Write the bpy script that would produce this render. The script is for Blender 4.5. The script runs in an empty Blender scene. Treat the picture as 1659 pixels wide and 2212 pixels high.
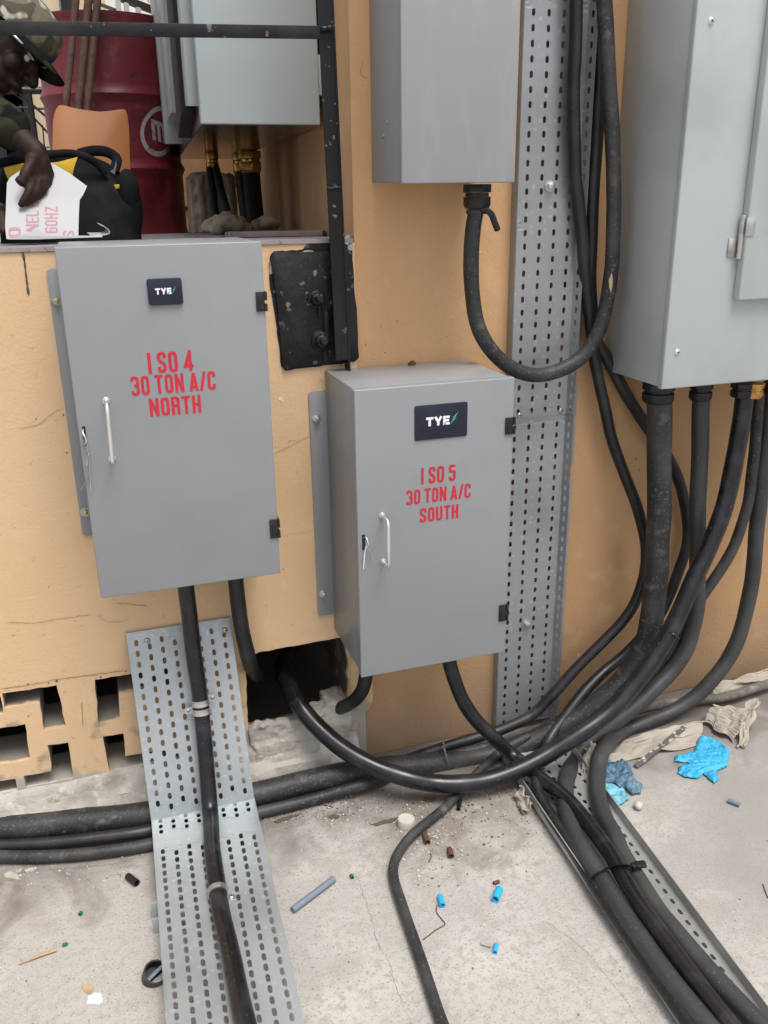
import bpy, bmesh, math, random
import numpy as np
from mathutils import Vector, Matrix, noise
random.seed(7)
scene = bpy.context.scene
COL = scene.collection

# ------------------------------------------------------------------ camera
CAM = np.array([0.0, -1.76172, 1.29998])
FPX, YAW, PITCH, ROLL = 1913.04, -0.316548, 0.344502, -0.0141723
CX, CY = 829.5, 1106.0                      # measured on a 1659 x 2212 print of the photograph
_cy, _sy = math.cos(YAW), math.sin(YAW)
FWD = np.array([-_sy*math.cos(PITCH), _cy*math.cos(PITCH), -math.sin(PITCH)])
_r = np.array([_cy, _sy, 0.0]); _u = np.cross(_r, FWD)
RGT = _r*math.cos(ROLL)+_u*math.sin(ROLL); UPV = -_r*math.sin(ROLL)+_u*math.cos(ROLL)
cam_d = bpy.data.cameras.new('camera'); cam = bpy.data.objects.new('camera', cam_d); COL.objects.link(cam)
cam_d.sensor_fit = 'VERTICAL'; cam_d.sensor_height = 36.0; cam_d.lens = FPX/2212*36.0
cam_d.clip_start = 0.05; cam_d.clip_end = 400
cam.matrix_world = Matrix(((RGT[0], UPV[0], -FWD[0], CAM[0]), (RGT[1], UPV[1], -FWD[1], CAM[1]),
                           (RGT[2], UPV[2], -FWD[2], CAM[2]), (0, 0, 0, 1)))
scene.camera = cam

# ------------------------------------------------------------------ light
SUN_TO = Vector((0.14, -0.40, 1.05)).normalized()          # towards the bright part of the overcast sky
world = bpy.data.worlds.new('World'); scene.world = world; world.use_nodes = True
wn, wl = world.node_tree.nodes, world.node_tree.links
sky = wn.new('ShaderNodeTexSky'); sky.sky_type = 'NISHITA'; sky.sun_disc = False
sky.sun_elevation = math.asin(SUN_TO.z); sky.sun_rotation = math.atan2(SUN_TO.x, SUN_TO.y)
sky.air_density = 1.0; sky.dust_density = 4.0; sky.ozone_density = 1.0
hsv = wn.new('ShaderNodeHueSaturation'); hsv.inputs['Saturation'].default_value = 0.35
wl.new(sky.outputs[0], hsv.inputs['Color']); wl.new(hsv.outputs[0], wn['Background'].inputs['Color'])
wn['Background'].inputs['Strength'].default_value = 0.108
sd = bpy.data.lights.new('sun', 'SUN'); sun = bpy.data.objects.new('sun', sd); COL.objects.link(sun)
sd.energy = 1.25; sd.angle = math.radians(28); sd.color = (1.0, 0.97, 0.93)
sun.rotation_euler = (-SUN_TO).to_track_quat('-Z', 'Y').to_euler(); sun.location = (2, -3, 6)
scene.view_settings.view_transform = 'Standard'; scene.view_settings.look = 'None'
scene.view_settings.exposure = 0.92; scene.view_settings.gamma = 1.0
scene.view_settings.use_curve_mapping = False

# ------------------------------------------------------------------ helpers
def at(u, v, x=None, y=None, z=None):
    d = FWD+(u-CX)/FPX*RGT-(v-CY)/FPX*UPV
    k = (y-CAM[1])/d[1] if y is not None else (z-CAM[2])/d[2] if z is not None else (x-CAM[0])/d[0]
    return Vector(CAM+d*k)
def pxm(p): return FPX/float((np.array(p)-CAM)@FWD)

def lin(h):
    if isinstance(h, str):
        c = [int(h[i:i+2], 16)/255 for i in (0, 2, 4)]
        return tuple((x/12.92 if x <= .04045 else ((x+.055)/1.055)**2.4) for x in c)+(1,)
    return tuple(h)+(1,) if len(h) == 3 else tuple(h)

MATS = {}
def mat(name, col, rough=.5, metal=0., spots=(), bump=(), coord='Object', spec=.5, transmission=0, rvar=0):
    """spots: (scale, colour, lo, hi, detail[, stretch]) mixed by a noise; bump: (scale, strength, distance, detail)"""
    m = bpy.data.materials.new(name); m.use_nodes = True
    n, l = m.node_tree.nodes, m.node_tree.links
    b = n['Principled BSDF']; b.inputs['Roughness'].default_value = rough; b.inputs['Metallic'].default_value = metal
    b.inputs['Specular IOR Level'].default_value = spec
    if coord == 'World': co = n.new('ShaderNodeNewGeometry').outputs['Position']
    else: co = n.new('ShaderNodeTexCoord').outputs[coord]
    rgb = n.new('ShaderNodeRGB'); rgb.outputs[0].default_value = lin(col); cur = rgb.outputs[0]
    for s in spots:
        sc, c, lo, hi, det = s[:5]; vec = co
        if len(s) > 5:
            mp = n.new('ShaderNodeMapping'); mp.inputs['Scale'].default_value = s[5]; l.new(co, mp.inputs['Vector']); vec = mp.outputs[0]
        t = n.new('ShaderNodeTexNoise'); t.inputs['Scale'].default_value = sc; t.inputs['Detail'].default_value = det
        l.new(vec, t.inputs['Vector'])
        r = n.new('ShaderNodeMapRange'); r.inputs['From Min'].default_value = lo; r.inputs['From Max'].default_value = hi
        l.new(t.outputs['Fac'], r.inputs['Value'])
        mx = n.new('ShaderNodeMix'); mx.data_type = 'RGBA'
        l.new(r.outputs[0], mx.inputs['Factor']); l.new(cur, mx.inputs['A']); mx.inputs['B'].default_value = lin(c)
        cur = mx.outputs['Result']
    l.new(cur, b.inputs['Base Color'])
    if rvar:
        t = n.new('ShaderNodeTexNoise'); t.inputs['Scale'].default_value = 18; t.inputs['Detail'].default_value = 6; l.new(co, t.inputs['Vector'])
        r = n.new('ShaderNodeMapRange'); r.inputs['From Min'].default_value = .3; r.inputs['From Max'].default_value = .7
        r.inputs['To Min'].default_value = max(.05, rough-rvar); r.inputs['To Max'].default_value = min(1, rough+rvar)
        l.new(t.outputs['Fac'], r.inputs['Value']); l.new(r.outputs[0], b.inputs['Roughness'])
    prev = None
    for bp in bump:
        t = n.new('ShaderNodeTexNoise'); t.inputs['Scale'].default_value = bp[0]; t.inputs['Detail'].default_value = bp[3] if len(bp) > 3 else 3
        l.new(co, t.inputs['Vector'])
        k = n.new('ShaderNodeBump'); k.inputs['Strength'].default_value = bp[1]; k.inputs['Distance'].default_value = bp[2]
        l.new(t.outputs['Fac'], k.inputs['Height'])
        if prev: l.new(prev, k.inputs['Normal'])
        prev = k.outputs[0]
    if prev: l.new(prev, b.inputs['Normal'])
    if transmission: b.inputs['Transmission Weight'].default_value = transmission
    MATS[name] = m
    return m

def nodes_of(m): return m.node_tree.nodes, m.node_tree.links, m.node_tree.nodes['Principled BSDF']

def layer(m, fac_builder, colour):
    """mixes one more colour over the material's base colour, by a factor socket built in fac_builder(n, l)"""
    n, l, b = nodes_of(m)
    src = b.inputs['Base Color'].links[0].from_socket
    mx = n.new('ShaderNodeMix'); mx.data_type = 'RGBA'
    l.new(fac_builder(n, l), mx.inputs['Factor']); l.new(src, mx.inputs['A']); mx.inputs['B'].default_value = lin(colour)
    l.new(mx.outputs['Result'], b.inputs['Base Color'])
def rng(n, l, sock, a, c, d=0, e=1):
    r = n.new('ShaderNodeMapRange'); r.inputs['From Min'].default_value = a; r.inputs['From Max'].default_value = c
    r.inputs['To Min'].default_value = d; r.inputs['To Max'].default_value = e; l.new(sock, r.inputs['Value']); return r.outputs[0]
def nz(n, l, scale, detail=4, stretch=None, dist=0):
    co = n.new('ShaderNodeNewGeometry').outputs['Position']
    if stretch:
        mp = n.new('ShaderNodeMapping'); mp.inputs['Scale'].default_value = stretch; l.new(co, mp.inputs['Vector']); co = mp.outputs[0]
    t = n.new('ShaderNodeTexNoise'); t.inputs['Scale'].default_value = scale; t.inputs['Detail'].default_value = detail
    t.inputs['Distortion'].default_value = dist
    l.new(co, t.inputs['Vector']); return t.outputs['Fac']
def math_(n, l, op, a, c):
    k = n.new('ShaderNodeMath'); k.operation = op
    for i, s in enumerate((a, c)):
        if isinstance(s, (int, float)): k.inputs[i].default_value = s
        else: l.new(s, k.inputs[i])
    return k.outputs[0]
def sep(n, l):
    s = n.new('ShaderNodeSeparateXYZ'); l.new(n.new('ShaderNodeNewGeometry').outputs['Position'], s.inputs[0]); return s.outputs

class MB:
    def __init__(s): s.v = []; s.f = []
    def add(s, vs, fs):
        k = len(s.v); s.v += [tuple(p) for p in vs]; s.f += [tuple(i+k for i in f) for f in fs]; return s
    def box(s, x0, x1, y0, y1, z0, z1, M=None):
        vs = [Vector((x, y, z)) for z in (z0, z1) for y in (y0, y1) for x in (x0, x1)]
        if M is not None: vs = [M @ p for p in vs]
        return s.add(vs, [(0, 2, 3, 1), (4, 5, 7, 6), (0, 1, 5, 4), (2, 6, 7, 3), (0, 4, 6, 2), (1, 3, 7, 5)])
    def prism(s, pts, a, b):
        """pts: list of 3D points of an outline; a, b: offset vectors of the two caps"""
        n = len(pts); A = [Vector(p)+Vector(a) for p in pts]; B = [Vector(p)+Vector(b) for p in pts]
        return s.add(A+B, [tuple(range(n))[::-1], tuple(range(n, 2*n))]+[(i, (i+1) % n, n+(i+1) % n, n+i) for i in range(n)])
    def lathe(s, prof, c, axis=(0, 0, 1), seg=24, capped=True):
        ax = Vector(axis).normalized(); t = Vector((1, 0, 0)) if abs(ax.x) < .9 else Vector((0, 1, 0))
        e1 = ax.cross(t).normalized(); e2 = ax.cross(e1); c = Vector(c); vs = []; fs = []
        for r, h in prof:
            vs += [c+ax*h+(e1*math.cos(2*math.pi*k/seg)+e2*math.sin(2*math.pi*k/seg))*r for k in range(seg)]
        for i in range(len(prof)-1):
            fs += [(i*seg+k, i*seg+(k+1) % seg, (i+1)*seg+(k+1) % seg, (i+1)*seg+k) for k in range(seg)]
        if capped:
            fs.append(tuple(range(seg))[::-1]); fs.append(tuple((len(prof)-1)*seg+k for k in range(seg)))
        return s.add(vs, fs)
    def tube(s, pts, r, seg=14, caps=True, flat=1.0):
        pts = [Vector(p) for p in pts]; n = len(pts); rs = r if isinstance(r, (list, tuple)) else [r]*n
        tang = [(pts[min(i+1, n-1)]-pts[max(i-1, 0)]).normalized() for i in range(n)]
        up = Vector((0, 0, 1)) if abs(tang[0].z) < .8 else Vector((0, 1, 0))
        e1 = tang[0].cross(up).normalized(); vs = []; fs = []
        for i in range(n):
            e1 = (e1-tang[i]*e1.dot(tang[i])).normalized(); e2 = tang[i].cross(e1)
            vs += [pts[i]+(e1*math.cos(2*math.pi*k/seg)+e2*math.sin(2*math.pi*k/seg)*flat)*rs[i] for k in range(seg)]
        for i in range(n-1):
            fs += [(i*seg+k, i*seg+(k+1) % seg, (i+1)*seg+(k+1) % seg, (i+1)*seg+k) for k in range(seg)]
        if caps: fs += [tuple(range(seg))[::-1], tuple((n-1)*seg+k for k in range(seg))]
        return s.add(vs, fs)
    def ball(s, c, r, rx=1, ry=1, rz=1, M=None, seg=16, rings=10):
        prof = [(math.sin(math.pi*i/rings), -math.cos(math.pi*i/rings)) for i in range(rings+1)]
        t = MB(); t.lathe([(max(p[0], 1e-4), p[1]) for p in prof], (0, 0, 0), seg=seg)
        S = Matrix.Diagonal((r*rx, r*ry, r*rz, 1)); T = Matrix.Translation(Vector(c)) @ (M.to_4x4() if M is not None else Matrix.Identity(4)) @ S
        return s.add([T @ Vector(p) for p in t.v], t.f)

def spline(pts, step=.012):
    P = [Vector(p) for p in pts]; P = [P[0]*2-P[1]]+P+[P[-1]*2-P[-2]]; out = []
    for i in range(1, len(P)-2):
        a, b, c, d = P[i-1:i+3]; k = max(2, int((c-b).length/step))
        for j in range(k):
            t = j/k
            out.append(.5*((2*b)+(c-a)*t+(2*a-5*b+4*c-d)*t*t+(3*b-a-3*c+d)*t**3))
    out.append(P[-2]); return out

def link_mesh(name, me, m, parent=None, recenter=True):
    if m is not None: me.materials.append(m)
    o = bpy.data.objects.new(name, me); COL.objects.link(o)
    if parent is None and recenter and len(me.vertices):
        co = np.empty(len(me.vertices)*3); me.vertices.foreach_get('co', co); co = co.reshape(-1, 3)
        c = (co.min(0)+co.max(0))/2; c[2] = co.min(0)[2]
        me.transform(Matrix.Translation(-Vector(c))); o.location = Vector(c)
    if parent is not None:
        o.parent = parent; o.matrix_parent_inverse = Matrix.Translation(-world_loc(parent))
    return o
def world_loc(o):
    # every object here is placed by translation only, before any parenting chain is rotated
    if o.parent is None: return o.location.copy()
    return o.location.copy()+world_loc(o.parent)+o.matrix_parent_inverse.translation
def obj(name, mb, m, parent=None, bevel=0, smooth=35, seg=2, kind=None, mods=None):
    me = bpy.data.meshes.new(name); me.from_pydata([tuple(p) for p in mb.v], [], mb.f)
    bm = bmesh.new(); bm.from_mesh(me); bmesh.ops.recalc_face_normals(bm, faces=bm.faces); bm.to_mesh(me); bm.free()
    if bevel:
        t = bpy.data.objects.new('tmp', me); COL.objects.link(t)
        b = t.modifiers.new('b', 'BEVEL'); b.width = bevel; b.segments = seg; b.limit_method = 'ANGLE'; b.angle_limit = math.radians(40)
        me = bake(t)
    if smooth:
        me.polygons.foreach_set('use_smooth', [True]*len(me.polygons)); me.set_sharp_from_angle(angle=math.radians(smooth))
    o = link_mesh(name, me, m, parent)
    if kind: o['kind'] = kind
    return o
def bake(t):
    dg = bpy.context.evaluated_depsgraph_get(); me = bpy.data.meshes.new_from_object(t.evaluated_get(dg))
    old = t.data; bpy.data.objects.remove(t)
    if old.users == 0: bpy.data.meshes.remove(old)
    me.materials.clear()
    return me
def remeshed(name, mb, m, voxel, parent=None, smooth_it=4, disp=None):
    me = bpy.data.meshes.new(name); me.from_pydata([tuple(p) for p in mb.v], [], mb.f)
    t = bpy.data.objects.new('tmp', me); COL.objects.link(t)
    r = t.modifiers.new('r', 'REMESH'); r.mode = 'VOXEL'; r.voxel_size = voxel
    if smooth_it:
        sm = t.modifiers.new('s', 'SMOOTH'); sm.factor = .5; sm.iterations = smooth_it
    me = bake(t)
    if disp:
        for v in me.vertices: v.co = disp(v.co.copy(), v.normal.copy())
    me.polygons.foreach_set('use_smooth', [True]*len(me.polygons))
    return link_mesh(name, me, m, parent)
def tag(o, label, cat, group=None):
    o['label'] = label; o['category'] = cat
    if group: o['group'] = group
    return o
def thing(name, loc, label, cat, group=None):
    o = bpy.data.objects.new(name, None); COL.objects.link(o); o.location = Vector(loc); o.empty_display_size = .05
    return tag(o, label, cat, group)

# ------------------------------------------------------------------ materials
M = MATS
mat('grey_paint', (.248, .257, .268), .36, 0, [(2.5, (.262, .270, .279), .4, .65, 5), (7, (.236, .246, .256), .52, .72, 7), (90, (.26, .27, .28), .66, .80, 2)], [(420, .22, .0006, 2)], rvar=.06)
mat('dusty_grey_paint', (.30, .305, .315), .5, 0, [(3, (.285, .291, .30), .42, .65, 6), (30, (.325, .328, .335), .52, .7, 6, (1, 1, .25))], [(420, .25, .0006, 2)])
mat('pale_grey_paint', (.44, .475, .48), .38, 0, [(4, (.37, .40, .40), .5, .7, 5), (9, (.40, .42, .41), .55, .75, 6, (1, 1, .3))], [(300, .1, .0005, 2)], rvar=.08)
mat('cabinet_paint', (.40, .45, .46), .4, 0, [(3, (.43, .475, .48), .4, .7, 3)], [(300, .1, .0004, 2)])
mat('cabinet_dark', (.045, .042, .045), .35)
mat('mirror_metal', (.16, .15, .145), .16, .75, [(6, (.10, .095, .09), .4, .7, 5)])
mat('seal', (.012, .012, .013), .7)
mat('tan_paint', (.64, .385, .195), .72, 0, [(1.6, (.585, .34, .165), .35, .7, 5), (14, (.67, .42, .225), .55, .75, 6), (60, (.48, .30, .145), .71, .79, 3)],
    [(9, .3, .006, 6), (160, .5, .002, 4)], 'World')  # darker, richer copy of the wall tan; the tall wall's shade is in its colour
m = M['tan_paint']
# wall foot grime, deepened with painted shade; then bare concrete inside the openings
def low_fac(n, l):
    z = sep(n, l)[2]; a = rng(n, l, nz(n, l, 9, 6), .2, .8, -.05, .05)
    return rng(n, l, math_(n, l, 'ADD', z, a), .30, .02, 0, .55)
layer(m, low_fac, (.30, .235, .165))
mat('low_tan_paint', (.69, .48, .29), .75, 0, [(1.8, (.65, .43, .235), .35, .7, 5), (14, (.715, .50, .295), .55, .75, 6), (70, (.54, .38, .22), .73, .80, 3)],
    [(11, .25, .006, 6), (150, .5, .002, 4)], 'World')  # brighter copy of the same tan, with the open side's light in its colour
m = M['low_tan_paint']
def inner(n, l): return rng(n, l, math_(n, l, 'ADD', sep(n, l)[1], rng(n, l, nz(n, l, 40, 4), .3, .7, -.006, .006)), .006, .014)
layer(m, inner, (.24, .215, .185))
def hole_shade(n, l): return math_(n, l, 'MULTIPLY', rng(n, l, sep(n, l)[0], .22, .235), rng(n, l, sep(n, l)[1], .012, .022))
layer(m, hole_shade, (.07, .055, .042))  # shade painted on the inner faces of the broken hole
def foot(n, l):
    z = sep(n, l)[2]; a = rng(n, l, nz(n, l, 13, 6, dist=.6), .25, .75, -.035, .035)
    hx = rng(n, l, sep(n, l)[0], .225, .245, 0, -.048)
    return rng(n, l, math_(n, l, 'ADD', math_(n, l, 'ADD', z, a), hx), .128, .116)
layer(m, foot, (.40, .365, .31))
def dirt(n, l): return rng(n, l, nz(n, l, 55, 6), .64, .72, 0, .4)
layer(m, dirt, (.33, .27, .19))
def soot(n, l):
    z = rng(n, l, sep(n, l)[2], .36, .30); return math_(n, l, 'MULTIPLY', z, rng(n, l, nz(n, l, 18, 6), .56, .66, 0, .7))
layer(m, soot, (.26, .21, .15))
mat('side_paint', (.36, .225, .125), .7, 0, [(2, (.31, .19, .105), .35, .7, 5), (30, (.26, .17, .1), .62, .75, 4)], [(90, .3, .001, 3)], 'World')
mat('concrete', (.41, .39, .36), .9, 0, [(1.1, (.355, .34, .315), .42, .62, 7), (4, (.46, .44, .41), .5, .7, 7), (2.3, (.28, .265, .245), .60, .76, 7),
    (11, (.32, .298, .27), .54, .72, 8), (60, (.34, .315, .28), .48, .64, 8), (210, (.24, .22, .195), .58, .66, 4), (330, (.52, .50, .46), .62, .70, 2), (95, (.20, .18, .16), .70, .74, 3), (14, (.11, .10, .09), .75, .81, 5)], [(30, .25, .004, 6), (130, .45, .0025, 5), (500, .4, .0008, 2)], 'World')
m = M['concrete']
def grey_side(n, l): return rng(n, l, math_(n, l, 'ADD', sep(n, l)[0], rng(n, l, nz(n, l, 3, 6), .3, .7, -.2, .2)), .95, 1.2, 0, .7)
layer(m, grey_side, (.25, .24, .225))
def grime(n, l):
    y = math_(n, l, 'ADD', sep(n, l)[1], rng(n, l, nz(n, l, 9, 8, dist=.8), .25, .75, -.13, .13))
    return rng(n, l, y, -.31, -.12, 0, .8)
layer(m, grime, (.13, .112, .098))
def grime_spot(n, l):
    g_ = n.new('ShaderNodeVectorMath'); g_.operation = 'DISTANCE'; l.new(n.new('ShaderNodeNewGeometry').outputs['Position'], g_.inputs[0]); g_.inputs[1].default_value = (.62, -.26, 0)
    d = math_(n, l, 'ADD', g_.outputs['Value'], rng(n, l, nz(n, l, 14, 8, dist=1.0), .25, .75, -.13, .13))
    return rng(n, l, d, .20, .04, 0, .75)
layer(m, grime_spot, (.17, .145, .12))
mat('rubble', (.46, .43, .38), .9, 0, [(14, (.30, .27, .23), .45, .65, 6), (45, (.55, .51, .45), .58, .7, 5)], [(28, .8, .012, 6), (160, .6, .003, 4)], 'World')
mat('platform_tile', (.27, .235, .23), .6, 0, [(5, (.33, .295, .29), .4, .7, 5), (60, (.10, .085, .085), .6, .7, 4)], [(120, .3, .001, 3)], 'World')
def galv(name, base, dark, light, rough, bright):
    m = mat(name, base, rough, .55, [(6, dark, .45, .7, 5)], [(200, .08, .0004, 2)])
    n, l, b = nodes_of(m); tc = n.new('ShaderNodeTexCoord').outputs['Object']
    v = n.new('ShaderNodeTexVoronoi'); v.inputs['Scale'].default_value = 95; l.new(tc, v.inputs['Vector'])
    s = n.new('ShaderNodeSeparateColor'); l.new(v.outputs['Color'], s.inputs[0])
    def f(n, l): return math_(n, l, 'MULTIPLY', rng(n, l, s.outputs[0], .72, .95, 0, bright), rng(n, l, v.outputs['Distance'], .45, .30))
    layer(m, f, light); return m
galv('galvanized_wall', (.36, .373, .388), (.30, .312, .325), (.54, .56, .58), .44, .5)
galv('galvanized_floor', (.45, .48, .495), (.36, .39, .405), (.58, .61, .63), .40, .45)
galv('galvanized_old', (.46, .465, .45), (.34, .34, .32), (.58, .59, .58), .5, .35)
mat('zinc', (.62, .62, .60), .3, .9, [(40, (.40, .39, .36), .5, .7, 4)])
mat('zinc_yellow', (.48, .46, .33), .3, .9, [(60, (.26, .24, .17), .5, .7, 4)])
mat('chrome', (.86, .85, .83), .28, .9)
mat('brass', (.62, .37, .11), .25, 1.0, [(40, (.30, .17, .06), .5, .75, 4)])
mat('rubber_new', (.008, .008, .0105), .30, 0, [(190, (.08, .08, .085), .665, .73, 4), (22, (.030, .030, .034), .5, .75, 6)], [(50, .05, .001, 4)], rvar=.08)
mat('rubber', (.010, .010, .0115), .45, 0, [(170, (.08, .078, .075), .64, .74, 5), (12, (.035, .034, .034), .48, .75, 6)], [(60, .1, .001, 4)], rvar=.1)
mat('rubber_dusty', (.017, .018, .020), .56, 0, [(170, (.11, .105, .095), .58, .70, 6), (9, (.060, .058, .056), .45, .72, 7), (30, (.11, .10, .088), .60, .76, 7)], [(60, .15, .001, 4)])
mat('rubber_grey', (.032, .033, .035), .52, 0, [(170, (.12, .115, .108), .62, .74, 5), (12, (.055, .055, .054), .45, .72, 7)], [(60, .12, .001, 4)])
mat('rubber_mud', (.12, .11, .098), .85, 0, [(25, (.26, .235, .20), .48, .66, 6), (8, (.055, .053, .052), .50, .68, 5), (170, (.24, .22, .19), .56, .70, 6)], [(40, .3, .002, 5)])
mat('black_plastic', (.010, .010, .011), .42, 0, [(60, (.05, .05, .05), .62, .75, 4)])
mat('black_steel', (.010, .010, .012), .45, 0, [(60, (.15, .14, .13), .645, .68, 4), (9, (.028, .027, .028), .5, .7, 5, (1, 1, .25))], [(70, .4, .002, 5)], rvar=.12, spec=.3)
mat('tar_paint', (.009, .009, .010), .5, 0, [(60, (.12, .115, .105), .63, .68, 5), (26, (.19, .165, .13), .655, .69, 6), (7, (.026, .025, .025), .5, .7, 6)], [(40, .6, .004, 6), (110, .5, .002, 4)], spec=.3)
mat('red_vinyl', (.54, .018, .040), .45, 0, [(200, (.40, .015, .04), .5, .7, 2)])
mat('navy_plate', (.0085, .0105, .026), .32, 0, [(30, (.014, .016, .034), .5, .7, 4)])
mat('white_ink', (.78, .79, .80), .5)
mat('teal_ink', (.05, .32, .29), .5)
mat('drum_red', (.20, .020, .030), .45, 0, [(5, (.135, .013, .019), .42, .68, 6), (40, (.06, .012, .012), .60, .72, 5), (18, (.22, .05, .055), .62, .75, 5)], [(14, .2, .004, 5)])
mat('drum_white', (.42, .36, .35), .6, 0, [(50, (.22, .10, .10), .52, .66, 5)])
mat('rust', (.085, .042, .028), .75, 0, [(18, (.14, .075, .05), .45, .7, 6), (55, (.045, .025, .02), .55, .7, 5), (9, (.32, .21, .09), .70, .74, 5)], [(70, .4, .001, 5)])
mat('orange_board', (.34, .115, .016), .55, 0, [(5, (.36, .115, .016), .4, .7, 5), (160, (.37, .14, .028), .6, .72, 3)], [(200, .1, .0006, 3)])
mat('black_cloth', (.007, .0075, .009), .8, 0, [(20, (.017, .018, .022), .45, .7, 5)], [(350, .3, .0008, 2)], spec=.15)
mat('yellow_lining', (.72, .46, .03), .55, 0, [(20, (.55, .33, .02), .5, .7, 4)], [(30, .3, .004, 3)])
mat('vinyl_white', (.38, .375, .385), .5, 0, [(4, (.33, .325, .335), .5, .7, 3)])
mat('pink_ink', (.36, .19, .21), .55)
mat('skin_dark', (.021, .0105, .0075), .62, 0, [(30, (.040, .020, .014), .45, .7, 4), (90, (.028, .014, .010), .55, .7, 3)], [(120, .35, .0015, 4)], spec=.25)
mat('eye_white', (.55, .50, .46), .3)
mat('camo_cap', (.13, .115, .075), .8, 0, [(11, (.028, .036, .075), .53, .56, 2), (14, (.055, .048, .028), .55, .58, 2), (17, (.40, .38, .30), .62, .65, 2)], [(400, .2, .0006, 2)])
mat('camo_dark', (.010, .012, .009), .9, 0, [(14, (.005, .006, .006), .5, .54, 2), (17, (.030, .031, .018), .58, .61, 2)], [(300, .3, .0008, 2)], spec=.15)
mat('trousers', (.02, .022, .03), .8)
mat('foam', (.46, .40, .30), .9, 0, [(20, (.34, .29, .21), .45, .65, 5)], [(60, .7, .006, 5)])
mat('old_block', (.44, .36, .27), .9, 0, [(16, (.25, .19, .14), .45, .65, 6), (60, (.42, .35, .28), .6, .7, 4)], [(50, .8, .005, 6)])
mat('slab_piece', (.33, .265, .25), .8, 0, [(25, (.25, .20, .19), .45, .65, 5)], [(60, .4, .002, 5)])
mat('cardboard', (.40, .36, .30), .85, 0, [(7, (.31, .275, .225), .4, .65, 5), (60, (.30, .26, .21), .62, .72, 4)], [(60, .3, .002, 4)])
mat('glove_cyan', (.03, .33, .56), .5, 0, [(12, (.05, .39, .62), .4, .7, 4)], [(60, .3, .002, 5)])
mat('glove_blue', (.075, .15, .225), .5, 0, [(20, (.04, .085, .14), .45, .65, 5), (10, (.13, .22, .29), .55, .7, 4)], [(60, .4, .003, 5)])
mat('glove_pale', (.15, .42, .50), .5, 0, [(16, (.10, .30, .38), .45, .65, 5)], [(60, .7, .005, 5)])
mat('bit_blue', (.02, .38, .70), .4)
mat('bit_green', (.01, .13, .085), .5)
mat('bit_brown', (.09, .05, .035), .7)
mat('bit_grey', (.16, .19, .24), .5, 0, [(60, (.24, .26, .29), .55, .7, 3)])
mat('bit_white', (.50, .47, .42), .7, 0, [(40, (.45, .41, .36), .55, .7, 5)])
mat('wood', (.42, .30, .18), .8, 0, [(20, (.30, .21, .12), .45, .65, 4)])
mat('leaf', (.10, .075, .048), .8)
mat('chips', (.40, .37, .32), .9, 0, [(60, (.16, .13, .10), .5, .56, 2), (90, (.62, .58, .52), .56, .6, 2)])
mat('cream_facade', (.72, .60, .42), .8, 0, [(2, (.66, .54, .36), .4, .7, 3)])
mat('white_facade', (.82, .81, .78), .8)
mat('orange_facade', (.60, .36, .15), .8, 0, [(3, (.52, .31, .13), .4, .7, 3)])
mat('sheet_roof', (.30, .285, .27), .6, .2, [(8, (.40, .38, .36), .45, .65, 4)])
mat('dark_glass', (.02, .022, .025), .15)
mat('clear_plastic', (.80, .80, .78), .15, 0, transmission=.75)

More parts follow.
